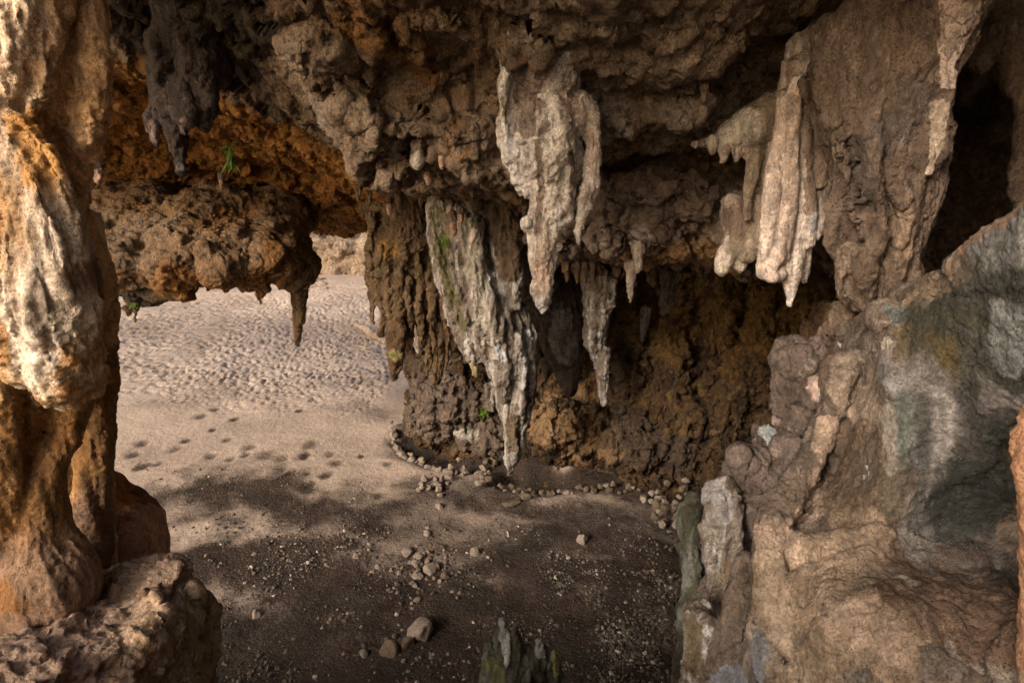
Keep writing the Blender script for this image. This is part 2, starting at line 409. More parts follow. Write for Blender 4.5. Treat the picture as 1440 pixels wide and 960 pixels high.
# slabs and noses of rock hanging from the roof
c.ell(585, 175, 6.5, 85, 38, .5, -12); c.ell(560, 205, 6.6, 55, 34, .5, -25); c.ell(650, 190, 6.3, 45, 50, .5); c.ell(690, 235, 6.5, 60, 20, .5)
c.ell(600, 225, 6.6, 40, 22, .4); c.ell(520, 150, 6.5, 60, 35, .5)
c.ell(930, 160, 6.4, 75, 30, .6, -8); c.ell(870, 175, 6.2, 40, 25, .5); c.ell(945, 60, 5.7, 90, 40, .4)
c.ell(640, 50, 5.45, 90, 25, .35); c.ell(450, 60, 5.9, 60, 30, .4)
c.ell(740, 60, 5.5, 60, 30, .3); c.ell(1060, 20, 6.4, 60, 30, .4)
ceiling = c.build('ceiling', 'ceiling', .024*VS, 4, [('warp', .18, .9, 3), ('n', .22, .8, 3), ('f', .12, .8), ('r', .08, (1.0, 1.0, 1.3), 3, .5), ('f', .11, 1.8), ('n', .09, 2.6, 4, .65), ('w', .04, 3.1), ('f', .05, 4.5), ('w', .045, 7.5), ('r', .035, 8.0, 4, .65), ('f', .018, 12), ('n', .028, 15, 3, .65)],
    paints=[([(150, 150, 10, 120), (300, 190, 11.5, 90), (430, 215, 11.5, 70), (520, 290, 13.5, 90)], (.40, .19, .045), .9),  # orange rock here and next, colour pushed toward warm bounce from the sand
            ([(60, 260, 13, 150), (300, 270, 14, 120), (480, 310, 15, 90)], (.36, .165, .04), .85),
            ([(500, 40, 5.2, 40), (560, 60, 5.2, 40), (600, 100, 5.5, 25)], (.34, .18, .07), .6),
            ([(450, 160, 7, 30), (600, 170, 6.3, 55), (690, 170, 6, 60), (860, 160, 6, 40)], (.38, .31, .26), .8),
            ([(960, 150, 6, 40), (1000, 180, 6, 30)], (.38, .31, .26), .8),
            ([(240, 60, 8, 90), (360, 20, 6.4, 60)], (.06, .045, .03), .7),
            ([(760, 10, 4.9, 60), (900, 60, 5.2, 90), (1000, 40, 5.2, 60)], (.38, .295, .225), .6),
            ([(640, 20, 5, 90)], (.24, .16, .10), .5)])
tag(ceiling, kind='structure')

b = Rock()
bx = [566, 590, 640, 700, 780, 870, 970, 1080, 1200, 1400, 1900]
b.loft(grid(bx, [
    (60,  [14.5, 14, 13.5, 13, 12.5, 12, 11.5, 11, 9.5, 8.4, 8]),
    (300, [16.5, 15.5, 14.8, 14.4, 13.9, 13.4, 12.8, 12.2, 10.0, 8.6, 8]),
    (400, [16.2, 15.0, 14.4, 14.1, 13.8, 13.4, 12.8, 12.2, 10.5, 9.2, 9]),
    (500, [16.0, 14.7, 14.0, 13.8, 13.6, 13.1, 12.6, 12.0, 10.8, 9.6, 9]),
    (580, [15.8, 14.5, 13.8, 13.6, 13.3, 12.8, 12.3, 11.8, 10.8, 9.6, 9]),
    (640, [15.2, 14.2, 13.5, 13.4, 12.9, 12.4, 11.9, 11.6, 10.6, 9.4, 9]),
    (700, [14.5, 13.5, 12.9, 12.8, 12.2, 11.8, 11.3, 11.2, 10.2, 9, 9]),
    (900, [13.5, 12.9, 12.4, 12.3, 11.8, 11.4, 11, 10.8, 10, 9, 9]),
]), 1.2, 160, 120, smooth=2)
b.ell(640, 560, 13.9, 60, 55, .7); b.ell(620, 590, 14.0, 50, 40, .6); b.ell(690, 610, 13.5, 40, 30, .5)
b.ell(800, 600, 12.9, 60, 45, .6); b.ell(900, 630, 12.3, 60, 50, .5); b.ell(970, 620, 12, 50, 60, .5); b.ell(1040, 560, 12, 50, 90, .5)
b.tube((880, 370, 13, 20), (885, 480, 12.9, 22), (900, 600, 12.6, 26)); b.tube((950, 370, 12.6, 20), (945, 500, 12.5, 26), (940, 600, 12.3, 26))
b.tube((1010, 370, 12.3, 24), (1015, 480, 12.1, 24), (1020, 640, 11.8, 30)); b.tube((1075, 400, 12, 24), (1070, 560, 11.8, 30))
wall = b.build('wall', 'wall', .03*VS, 3, [('n', .4, .8, 3), ('n', .22, (2.2, 2.2, .8), 3), ('b', .22, (3, 3, 1.7), 4, .6), ('f', .09, 2.2), ('w', .14, (4.5, 4.5, 3.0)), ('f', .04, 6), ('n', .05, 9, 3)],
    paints=[([(600, 560, 14, 60), (690, 600, 13.5, 60)], (.26, .20, .16), .85),
            ([(860, 440, 13, 60), (960, 420, 12.5, 90), (1080, 450, 12, 60)], (.22, .13, .045), .6),
            ([(770, 600, 13, 30), (830, 620, 12.7, 40), (830, 560, 13, 30)], (.42, .27, .15), .7),
            ([(860, 600, 12.6, 35), (940, 640, 12, 35)], (.12, .085, .06), .6),
            ([(640, 607, 13.3, 7), (665, 612, 13.3, 7)], (.7, .66, .6), .9),
            ([(1400, 200, 8.5, 120), (1330, 330, 9, 60)], (.20, .14, .10), .7)])  # alcove colour lightened to lift its deep shade
tag(wall, kind='structure')

# ground sheet
HOL = [(*G(a, b_)[:2], r_) for a, b_, r_ in [(582, 618, .55), (600, 628, .7), (625, 638, .7), (650, 645, .6), (770, 672, .6), (720, 668, .5)]]
def ground_h(x, y):
    q = np.stack([x, y, np.zeros_like(x)], 1)
    near = np.clip((34-y)/6, 0, 1)*np.clip((x+26)/4, 0, 1)*np.clip((14-x)/3, 0, 1)
    h = .38*fbm(q*.16, 2)*np.clip((y-9)/8, .25, 1) + .07*fbm(q*.8, 4)
    h = h + .045*np.clip(y-16.5, 0, 14)*np.clip((2-x)/6, 0, 1)
    d = fbm(q*.5+40, 3)
    # churned, trodden sand beyond the drip line
    lineY = 14.7 - .10*(x+6)
    d2 = fbm(q*.9+7, 3)
    m = np.clip((y-lineY+1.5*d2)/3.0, 0, 1)**1.3*np.clip((29-y+3*d2)/6, 0, 1)*np.clip(1.1+2.0*d+.8*d2, .08, 1)
    hol = np.zeros_like(x)
    for hx, hy, hr in HOL: hol = np.maximum(hol, np.exp(-(((x-hx)**2+((y-hy)*1.15)**2)/hr**2)**1.5))
    h = h - .34*hol
    pathd = np.abs((x+3.2) - (y-15.5)*.12)
    m = m*np.clip((pathd-.35)/.5, .1, 1)
    wq = np.stack([x*6.0+y*.6+.5*perlin(q*1.1), y*5.2-x*.6+.5*perlin(q*1.1+9), np.zeros_like(x)+.5+.25*q[:, 0]*.2], 1)
    w = np.clip(worley(wq), 0, .8)
    h = h - m*.21*np.clip(1-w/.52, 0, 1)**.9 + m*.02*perlin(wq*1.7)
    # slope and gravelly relief in the shade
    n2 = np.clip((13.5-y)/3, 0, 1)
    h = h + n2*(.05*fbm(q*1.9, 3) + .018*fbm(q*9, 3, .6)) + .008*fbm(q*16, 2)
    return h*near
SP_ = []   # drip hollows: (px, py, r px, dark)
for px, py, r in [(200, 625, 9), (190, 640, 8), (203, 655, 9), (245, 632, 9), (262, 620, 6), (222, 652, 7), (297, 642, 8), (325, 645, 6), (352, 630, 9), (345, 640, 6),
                  (373, 640, 12), (395, 645, 9), (395, 660, 11), (428, 642, 9), (464, 639, 7), (473, 651, 8), (459, 667, 8), (436, 680, 8), (432, 664, 6), (411, 662, 7),
                  (508, 642, 5), (460, 690, 7), (330, 590, 6), (284, 588, 8), (302, 578, 6), (320, 618, 6), (438, 627, 9), (300, 606, 5), (545, 652, 6), (422, 580, 5)]:
    g = G(px, py); SP_.append((g[0], g[1], r*depth(py, g[1])/F*1.15))
yr = [-12, -6, -2, 0, 2, 3.5, 4.6]
y = 5.0
while y < 33: yr.append(y); y += max(.026, min(.0042*y, .042))
yr += [34, 36, 40, 48, 60, 90, 140, 240, 500]
yr = np.array(yr)
xr = np.concatenate([[-500, -240, -120, -60, -40, -30, -24, -21, -19], np.arange(-17, -10, .06), np.arange(-10, 7, .033), [7.3, 8, 9, 11, 14, 20, 40, 90, 200, 500]])
GXv, GYv = np.meshgrid(xr, yr); gx, gy = GXv.ravel(), GYv.ravel()
gz = ground_h(gx, gy)
dark = np.zeros(len(gx))
_q = np.stack([gx, gy, gx*0], 1); _wb = fbm(_q*3.1+5, 3, .6)
for sx, sy, sr in SP_:
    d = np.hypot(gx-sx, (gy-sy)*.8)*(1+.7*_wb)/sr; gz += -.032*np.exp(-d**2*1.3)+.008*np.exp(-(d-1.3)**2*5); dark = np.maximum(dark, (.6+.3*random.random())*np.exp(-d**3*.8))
def gstroke(pts, soft=.75):
    out = np.zeros(len(gx)); q = np.stack([gx, gy], 1)
    w = [(*G(a, b_)[:2], r*depth(b_, GY(b_))/F) for a, b_, r in pts]
    if len(w) == 1: w = w*2
    for a, b_ in zip(w[:-1], w[1:]):
        A, B = np.array(a), np.array(b_)
        t, dv = seg_dist(q, A[:2], B[:2]); rr = A[2]+(B[2]-A[2])*t
        out = np.maximum(out, np.clip((1+soft-np.linalg.norm(dv, axis=1)/rr)/(2*soft), 0, 1))
    return out
_q = np.stack([gx, gy, gx*0], 1); wobble = fbm(_q*1.1, 4, .6)
def soft(m, a=.85): return np.clip((m + a*wobble*(m*(1-m)*4+.22*(m > 0)) ), 0, 1)
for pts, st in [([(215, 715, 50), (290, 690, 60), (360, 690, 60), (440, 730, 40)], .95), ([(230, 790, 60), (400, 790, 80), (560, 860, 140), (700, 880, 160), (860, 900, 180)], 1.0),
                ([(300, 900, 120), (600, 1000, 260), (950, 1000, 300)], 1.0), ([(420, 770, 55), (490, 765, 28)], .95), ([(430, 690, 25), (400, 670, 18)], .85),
                ([(530, 697, 16)], .8), ([(700, 800, 50), (800, 800, 60), (940, 800, 80)], .95), ([(575, 608, 18), (600, 622, 24), (640, 636, 24), (700, 648, 30), (760, 664, 32), (800, 672, 32), (950, 695, 36)], 1.25),  # long stroke darkens the soil to paint shade into the hollow
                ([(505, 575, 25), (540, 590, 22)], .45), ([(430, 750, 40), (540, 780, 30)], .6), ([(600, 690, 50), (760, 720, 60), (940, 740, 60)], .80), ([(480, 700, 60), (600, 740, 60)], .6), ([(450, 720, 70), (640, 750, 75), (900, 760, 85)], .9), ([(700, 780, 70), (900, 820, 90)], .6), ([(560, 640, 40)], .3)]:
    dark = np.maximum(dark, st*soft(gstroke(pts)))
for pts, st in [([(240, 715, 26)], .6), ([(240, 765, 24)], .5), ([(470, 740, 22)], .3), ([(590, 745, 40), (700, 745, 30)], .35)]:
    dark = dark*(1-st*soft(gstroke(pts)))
verts = np.stack([gx, gy, gz], 1)
nx, ny = len(xr), len(yr)
ii = (np.arange(ny-1)[:, None]*nx+np.arange(nx-1)[None]).ravel()
faces = np.stack([ii, ii+1, ii+nx+1, ii+nx], 1)
me = bpy.data.meshes.new('ground'); me.vertices.add(len(verts)); me.vertices.foreach_set('co', verts.astype(np.float32).ravel())
me.loops.add(faces.size); me.loops.foreach_set('vertex_index', faces.astype(np.int32).ravel())
me.polygons.add(len(faces)); me.polygons.foreach_set('loop_start', (np.arange(len(faces))*4).astype(np.int32))
me.update(calc_edges=True); me.shade_smooth()
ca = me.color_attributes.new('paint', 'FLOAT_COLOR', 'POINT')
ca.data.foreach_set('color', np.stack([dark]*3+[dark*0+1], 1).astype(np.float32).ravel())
gm = bpy.data.materials.new('sand_and_soil'); gm.use_nodes = True; t = NT(gm); bs = t.n['Principled BSDF']
co = t.node('ShaderNodeTexCoord').outputs['Object']
at = t.node('ShaderNodeAttribute', attribute_name='paint')
dk = t.node('ShaderNodeSeparateXYZ', i_0=at.outputs['Vector']).outputs[0]
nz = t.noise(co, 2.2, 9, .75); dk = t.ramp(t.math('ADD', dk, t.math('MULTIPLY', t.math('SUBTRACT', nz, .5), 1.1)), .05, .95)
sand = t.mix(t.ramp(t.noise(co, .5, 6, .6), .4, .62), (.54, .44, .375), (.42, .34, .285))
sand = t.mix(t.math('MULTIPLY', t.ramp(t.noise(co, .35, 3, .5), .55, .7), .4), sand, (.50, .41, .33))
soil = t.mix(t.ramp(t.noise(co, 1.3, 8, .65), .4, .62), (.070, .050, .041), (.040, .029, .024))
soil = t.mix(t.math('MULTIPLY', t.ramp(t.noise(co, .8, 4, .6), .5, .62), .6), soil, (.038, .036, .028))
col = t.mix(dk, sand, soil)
gr = t.node('ShaderNodeMapRange', i_0=t.noise(co, 22, 7, .85), i_1=.32, i_2=.68, i_3=.62, i_4=1.35)
col = t.mix(1.0, col, t.node('ShaderNodeCombineColor', i_0=gr.outputs[0], i_1=gr.outputs[0], i_2=gr.outputs[0]).outputs[0], 'MULTIPLY')
vo = t.node('ShaderNodeTexVoronoi', i_Vector=co, i_Scale=14.0)
spk = t.math('MULTIPLY', t.math('LESS_THAN', vo.outputs['Distance'], .14), t.ramp(t.noise(co, 1.2, 4, .6), .5, .6))
col = t.mix(t.math('MULTIPLY', t.math('MULTIPLY', spk, .7), dk), col, (.42, .38, .31))
t.l.new(col, bs.inputs['Base Color']); bs.inputs['Roughness'].default_value = .95; bs.inputs['Specular IOR Level'].default_value = .2
h = t.math('ADD', t.noise(co, 9, 8, .74), t.math('MULTIPLY', t.noise(co, 45, 4, .75), .4))
clod = t.node('ShaderNodeTexVoronoi', i_Vector=co, i_Scale=24.0, feature='SMOOTH_F1')
h = t.math('SUBTRACT', h, t.math('MULTIPLY', t.math('MULTIPLY', clod.outputs['Distance'], dk), .5))
bp = t.node('ShaderNodeBump', i_Height=h, i_Distance=.10, i_Strength=.8); t.l.new(bp.outputs[0], bs.inputs['Normal'])
me.materials.append(gm)
ground = bpy.data.objects.new('ground', me); COL.objects.link(ground); tag(ground, kind='structure')
_H = gz.reshape(ny, nx)
def gh(x, y):
    i = np.clip(np.searchsorted(xr, x)-1, 0, nx-2); j = np.clip(np.searchsorted(yr, y)-1, 0, ny-2)
    return float(_H[j, i])

# far cliff across the open sand
c = Rock()
cl = []
for z in (-1.5, 1.5, 3.5, 6, 9):
    cl.append([(x, 31.5-.35*z*(z < 4)+1.2*math.sin(x*.35+z)+abs(x+8)*.05, z) for x in range(-44, 31, 6)])
c.loft(cl, 2.0, 110, 30, smooth=1, world=True)
for k in range(26):
    c.ellw((-26+k*1.35+random.uniform(-.5, .5), 28.6+random.uniform(-1, .8), .1), (random.uniform(.4, 1.0), random.uniform(.4, .9), random.uniform(.25, .55)))
cliff = c.build('cliff', 'cliff', .14*VS, 2, [('b', 1.2, .35, 4, .6), ('w', .8, (.8, .8, .5)), ('b', .35, 1.8, 4, .6)])
tag(cliff, 'pale sunlit rock cliff standing beyond the opening across the sand', 'cliff')

# rock slope added out of frame to shade the floor; pale to bounce light up
c = Rock()
c.loft([[(x, yv, z) for x in (-9, -5, -2, 0, 2, 4, 9)] for yv, z in ((-5, 5.6), (-1.5, 5.5), (.9, 5.2), (2.4, 3.0), (3.6, .8), (4.6, -.8))], 1.0, 60, 50, world=True)
slope = c.build('added_shade_hill', 'cliff', .07*VS, 3, [('n', .4, .8, 4), ('b', .15, 2.5, 4)])
tag(slope, kind='structure')
c = Rock()   # unseen wall and roof added behind the viewpoint at right to block the sky
c.loft([[(x, yv, z) for x, yv in ((10, 7), (6.5, 3), (4.2, 0), (3.0, -2.5), (1.6, -5.5), (.2, -9))] for z in (-1, 4, 8, 11, 15)], 1.0, 60, 60, world=True)
c.loft([[(10, yv, z), (6, yv, z), (3, yv, z+.2), (.6, yv, z+.8)] for yv, z in ((4.5, 9.6), (1, 10.4), (-3, 12), (-7, 14))], 1.0, 50, 50, world=True)
side = c.build('sky_block_wall', 'ceiling', .07*VS, 3, [('n', .5, .7, 4), ('r', .2, 1.6, 4)])
tag(side, kind='structure')

# ================================================================== FORMATIONS
def put(o, label, cat, group=None): return tag(o, label, cat, group)

# ---- great flowstone column, left foreground
c = Rock(); Y = 2.45
c.tube((20, -420, Y+.25, 170), (30, -100, Y+.2, 110), (35, 120, Y+.15, 98), (20, 300, Y+.15, 90), (40, 420, Y+.2, 95), (45, 530, Y+.32, 85), (45, 600, Y+.5, 90), (45, 720, Y+.5, 95), (30, 900, Y+.45, 100))
for i, (x0, x1, x2, x3, r) in enumerate([(128, 132, 112, 95, 17), (112, 112, 88, 76, 15), (95, 92, 68, 60, 15), (78, 72, 52, 45, 14)]):   # swept flutes
    c.tube((x0-14, -60, Y, r+2), (x0-8, 30, Y-.03, r+1), (x1+6, 110, Y-.04, r), (x1-4, 180, Y-.02, r-1), (x2-2, 245, Y+.02, r-2), (x3, 300, Y+.05, r-4))
c.tube((135, 60, Y+.05, 16), (138, 120, Y+.02, 14), (128, 190, Y+.02, 15), (112, 260, Y+.05, 14), (98, 330, Y+.08, 10))
c.tube((60, -60, Y-.12, 34), (58, 20, Y-.14, 32), (48, 100, Y-.14, 28), (30, 165, Y-.08, 20))
c.tube((25, -60, Y-.18, 34), (22, 30, Y-.2, 34), (12, 100, Y-.18, 30), (0, 160, Y-.1, 26))
c.tube((68, 60, Y-.15, 12), (62, 110, Y-.17, 13), (45, 160, Y-.14, 10))
for i in range(9):
    x0 = 8+i*16; y_ = Y-.13+.20*(i/8)**2
    c.tube((x0-8, -80, y_, 8), (x0-3, 10, y_-.02, 8), (x0+2, 90, y_-.02, 7.5), (x0*.93, 160, y_, 7), (x0*.80+2, 225, y_+.03, 6.5), (x0*.66+6, 290, y_+.07, 6))
for i in range(7):
    x1 = 8+i*17; y_ = Y-.36+.26*(max(0, i-2)/4)**2
    c.tube((x1*.35-10, 195, y_+.12, 8), (x1*.7+4, 255, y_+.03, 8), (x1*.9+6, 330, y_, 8), (x1+3, 410, y_-.02, 8), (x1+4, 490, y_+.03, 7))
# the drape in front
c.tube((-30, 150, Y-.15, 45), (15, 215, Y-.22, 42), (55, 290, Y-.24, 44), (72, 380, Y-.26, 50), (78, 460, Y-.27, 50), (82, 520, Y-.25, 42), (80, 548, Y-.22, 22))
c.tube((-30, 250, Y-.2, 55), (0, 340, Y-.24, 55), (25, 430, Y-.27, 52), (35, 500, Y-.26, 38), (45, 530, Y-.22, 20))
c.tube((30, 180, Y-.2, 18), (75, 245, Y-.26, 18), (98, 320, Y-.26, 18), (108, 400, Y-.26, 19), (118, 480, Y-.24, 19), (120, 530, Y-.2, 17), (118, 552, Y-.18, 12))
c.tube((88, 470, Y-.28, 22), (96, 530, Y-.24, 24), (92, 562, Y-.2, 15))
c.tube((5, 190, Y-.27, 15), (50, 260, Y-.32, 16), (72, 330, Y-.34, 15), (80, 400, Y-.35, 14), (85, 470, Y-.34, 14))
c.tube((40, 340, Y-.34, 12), (50, 400, Y-.38, 14), (55, 460, Y-.38, 15), (68, 530, Y-.32, 14), (68, 566, Y-.26, 9))
c.tube((-10, 330, Y-.32, 14), (10, 400, Y-.37, 16), (22, 450, Y-.38, 16), (34, 505, Y-.33, 10))
c.tube((120, 300, Y+.25, 22), (135, 400, Y+.28, 26), (138, 500, Y+.3, 24), (138, 600, Y+.3, 22), (128, 700, Y+.3, 26), (120, 800, Y+.3, 40))
c.tube((105, 540, Y+.05, 28), (98, 600, Y+.05, 26), (70, 660, Y-.02, 28), (55, 740, Y-.08, 42), (62, 800, Y-.10, 66), (52, 850, Y-.10, 66), (30, 900, Y-.05, 60))
c.tube((-10, 500, Y-.15, 30), (5, 570, Y-.12, 24), (0, 640, Y-.12, 26), (15, 720, Y-.12, 34), (10, 800, Y-.10, 48))
c.tube((60, 540, Y-.05, 16), (48, 600, Y-.02, 12), (40, 640, Y-.02, 16))
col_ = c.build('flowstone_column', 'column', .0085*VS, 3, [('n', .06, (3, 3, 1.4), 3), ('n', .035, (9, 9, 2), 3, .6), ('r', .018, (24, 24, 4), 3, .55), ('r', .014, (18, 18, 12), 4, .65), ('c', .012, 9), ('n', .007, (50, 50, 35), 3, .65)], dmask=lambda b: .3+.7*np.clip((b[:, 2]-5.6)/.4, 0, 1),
    paints=[([(0, 210, 2.25, 30), (50, 260, 2.2, 30), (75, 330, 2.15, 35), (30, 400, 2.1, 45)], (.56, .42, .30), .75), ([(60, 290, 2.2, 28), (85, 370, 2.15, 30), (60, 430, 2.1, 55), (90, 500, 2.2, 40)], (.66, .56, .46), .7),
            ([(25, -20, 2.2, 40), (45, 80, 2.25, 32), (45, 150, 2.3, 20)], (.66, .52, .38), .6),
            ([(120, -20, 2.4, 35), (130, 120, 2.4, 35), (105, 260, 2.5, 40)], (.60, .38, .20), .75),  # orange flutes, colour raised to offset the shadow on this side
            ([(70, 235, 2.4, 30), (45, 165, 2.3, 14)], (.55, .27, .07), .8),
            ([(0, 300, 2.2, 45), (30, 330, 2.2, 25)], (.42, .26, .13), .6),
            ([(140, 380, 2.7, 26), (138, 600, 2.7, 30), (125, 760, 2.7, 40)], (.19, .105, .05), .9),  # right strip darkened in colour for recess shade
            ([(60, 600, 2.4, 60), (40, 700, 2.3, 70)], (.27, .14, .05), .9), ([(60, 800, 2.3, 70), (60, 880, 2.2, 80)], (.22, .14, .095), .9), ([(20, 760, 2.2, 25), (20, 850, 2.1, 20)], (.26, .115, .03), .7)])  # amber foot darkened too, shade of the recess put into its colour
put(col_, 'tall fluted orange and cream flowstone column with a pale drape', 'flowstone column')

c = Rock(); c.ell(118, 795, 3.0, 116, 140, .45)
o = c.build('rounded_boulder', 'lobe', .012*VS, 4, [('n', .12, 2.0, 3), ('n', .02, (7, 7, 12), 4), ('c', .012, 4)], paints=[([(200, 740, 2.8, 30), (215, 790, 2.8, 35)], (.42, .28, .21), .7), ([(160, 690, 2.8, 34)], (.32, .15, .06), .7)])  # lighter right side paints in its sunlit part
put(o, 'smooth rounded reddish brown boulder bulging out behind the foot of the column', 'boulder')

c = Rock()
c.loft([[(40, 835, 2.75), (110, 810, 2.7), (165, 787, 2.7), (225, 780, 2.7), (250, 792, 2.65), (280, 812, 2.65), (311, 838, 2.75)],
        [(-60, 925, 1.95), (50, 895, 2.08), (145, 850, 2.3), (215, 818, 2.45), (245, 835, 2.45), (275, 860, 2.5), (312, 872, 2.7)],
        [(-60, 955, 1.8), (70, 930, 1.92), (160, 895, 2.14), (212, 875, 2.22), (238, 892, 2.28), (272, 905, 2.38), (310, 910, 2.65)],
        [(-60, 1010, 1.65), (80, 990, 1.78), (175, 975, 1.97), (210, 965, 2.1), (235, 975, 2.2), (268, 980, 2.3), (302, 975, 2.6)],
        [(-60, 1250, 1.45), (80, 1250, 1.55), (175, 1250, 1.7), (210, 1250, 1.9), (235, 1250, 2.1), (268, 1250, 2.2), (296, 1250, 2.5)]], .5, 90, 90, smooth=1)
c.tube((205, 830, 2.4, 16), (222, 870, 2.3, 14), (205, 920, 2.18, 12), (190, 990, 2.1, 14)); c.tube((265, 830, 2.55, 14), (262, 880, 2.5, 15), (268, 960, 2.45, 15))
c.tube((292, 850, 2.7, 12), (297, 900, 2.65, 12), (290, 980, 2.6, 14)); c.ell(200, 810, 2.55, 60, 22, .15)
o = c.build('rock_ledge', 'base', .009*VS, 2, [('n', .09, (2.6, 2.6, 2), 4), ('f', .035, (3.5, 3, 2)), ('r', .03, (7, 5, 3), 4, .6), ('f', .022, 9), ('n', .016, (12, 12, 8), 4, .6), ('f', .006, 26), ('n', .006, 70, 2)],
    paints=[([(270, 850, 2.5, 25), (290, 940, 2.5, 30)], (.42, .33, .22), .8), ([(205, 860, 2.3, 20), (185, 930, 2.2, 22)], (.48, .33, .21), .6), ([(60, 930, 2, 60)], (.30, .19, .14), .6)])
put(o, 'rough tan rock ledge with broken edges below the flowstone column', 'rock ledge')

# ---- overhanging shelf beyond the column
c = Rock()
for px, py, Y, rx, ry, rd in [(150, 345, 11.6, 55, 55, 1.2), (210, 350, 11.4, 55, 48, 1.2), (270, 355, 11.4, 60, 45, 1.2), (330, 352, 11.6, 55, 42, 1.2), (385, 355, 11.9, 45, 40, 1.1), (416, 378, 12.1, 25, 27, .5),
                              (200, 300, 12.4, 80, 45, 1.5), (300, 300, 12.8, 80, 40, 1.5), (380, 305, 13.5, 60, 40, 1.6), (225, 385, 11.3, 25, 26, .5), (180, 390, 11.3, 28, 22, .5), (300, 380, 11.3, 30, 24, .5), (350, 388, 11.6, 25, 20, .5), (60, 330, 12, 90, 60, 1.2)]:
    c.ell(px, py, Y, rx, ry, rd)
for px, y0, y1, r in [(187, 400, 440, 6), (193, 405, 458, 6), (202, 405, 435, 10), (217, 405, 432, 8), (228, 405, 424, 6), (176, 400, 425, 7), (285, 398, 412, 4), (318, 398, 416, 4), (340, 398, 416, 5), (357, 395, 428, 7), (361, 405, 435, 3), (372, 398, 412, 5), (258, 398, 414, 4), (392, 395, 408, 5)]:
    c.tube((px, y0-14, 11.4, r*1.5), (px, y0, 11.4, r*1.1), (px+random.uniform(-2, 2), (y0+y1)/2, 11.4, r*.8), (px, y1-3, 11.4, r*.35), seg=8)
o = c.build('rock_shelf', 'shelf', .028*VS, 2, [('warp', .3, .8, 3), ('f', .12, .8), ('r', .08, (1.2, 1.2, 1.0), 4, .55), ('f', .05, 3), ('w', .07, 2.6), ('n', .09, 5, 4, .6), ('r', .04, 10, 3)],
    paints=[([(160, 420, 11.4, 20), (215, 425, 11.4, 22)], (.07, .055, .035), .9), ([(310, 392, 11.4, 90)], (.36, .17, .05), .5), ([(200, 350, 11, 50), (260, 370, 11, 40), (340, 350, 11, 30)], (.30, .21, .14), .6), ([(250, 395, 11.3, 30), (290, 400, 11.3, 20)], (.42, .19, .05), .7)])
put(o, 'wide orange brown rock shelf overhanging the bright sand at left', 'rock shelf')
c = Rock(); c.ell(420, 380, 12.0, 24, 25, .4); c.ell(408, 352, 12.2, 30, 28, .4)
c.tube((420, 375, 12, 20), (420, 402, 12, 13), (421, 425, 12, 11.5), (421, 445, 12, 9), (419, 468, 12, 6), (418, 486, 12, 3.5))
o = c.build('stalactite', 'root', .017*VS, 2, [('n', .09, (2.5, 2.5, 2), 3), ('n', .05, (6, 6, 2.5), 3), ('b', .03, 10, 3)])
put(o, 'long dark pointed stalactite hanging from the end of the shelf above the sand', 'stalactite')

# ---- dark cluster under the roof, upper left
c = Rock()
for px, py, rx, ry in [(240, 75, 30, 42), (285, 90, 32, 40), (268, 60, 45, 35), (300, 95, 18, 32)]: c.ell(px, py, 7.2, rx, ry, .35)
c.tube((262, 60, 7.2, 40), (268, -10, 7.0, 60))
c.tube((225, 90, 7.1, 20), (222, 140, 7.1, 15), (214, 170, 7.1, 13), (215, 190, 7.1, 10), (221, 207, 7.1, 5))
c.tube((240, 130, 7.1, 22), (243, 170, 7.1, 16), (250, 200, 7.1, 13), (254, 225, 7.1, 8), (257, 246, 7.1, 3))
c.tube((262, 110, 7.05, 18), (262, 150, 7.0, 13), (259, 190, 7.0, 6)); c.tube((285, 110, 7.1, 24), (290, 150, 7.1, 18), (288, 182, 7.1, 8))
o = c.build('stalactite_cluster', 'dark', .016*VS, 3, [('n', .14, 1.8, 3), ('n', .06, (5, 5, 2.5), 4), ('b', .03, 9, 4, .6), ('n', .015, 26, 3)],
    paints=[([(214, 175, 7, 9), (216, 195, 7, 7)], (.20, .145, .12), .6), ([(259, 170, 7, 7), (259, 186, 7, 6)], (.22, .155, .13), .6), ([(252, 235, 7, 7)], (.15, .13, .12), .5)])
put(o, 'dark brown cluster of lumpy stalactites hanging under the roof at upper left', 'stalactite cluster')

# ---- bulging band of rock right of the big stalactite
c = Rock()
c.loft(grid([735, 790, 850, 910, 970, 1040, 1110, 1190, 1300], [
    (150, [7.2, 7.0, 6.9, 6.6, 6.5, 6.6, 6.8, 7, 7.4]),
    (215, [8.2, 7.6, 7.3, 7.3, 7.3, 7.1, 7.0, 7.2, 7.8]),
    (250, [9.0, 7.5, 7.1, 7.1, 7.2, 7.1, 7.0, 7.2, 7.8]),
    (310, [9.6, 7.6, 7.0, 6.9, 7.0, 7.0, 7.0, 7.2, 7.8]),
    (345, [10.2, 7.9, 7.4, 7.1, 7.2, 7.2, 7.1, 7.3, 7.8]),
    (372, [11, 9.4, 9, 8.6, 8.4, 8.2, 8, 8, 8.2])]), 1.0, 90, 60, smooth=2)
for px, py, Y, rx, ry, rd in [(905, 265, 6.9, 50, 28, .45), (965, 285, 6.9, 45, 35, .45), (915, 325, 6.8, 32, 32, .35), (950, 340, 6.8, 22, 22, .3), (860, 340, 7.2, 30, 20, .3), (1000, 330, 7, 32, 36, .4), (1040, 370, 7.0, 20, 14, .3), (870, 290, 7.1, 30, 35, .4), (840, 240, 7.2, 26, 30, .4)]:
    c.ell(px, py, Y, rx, ry, rd)
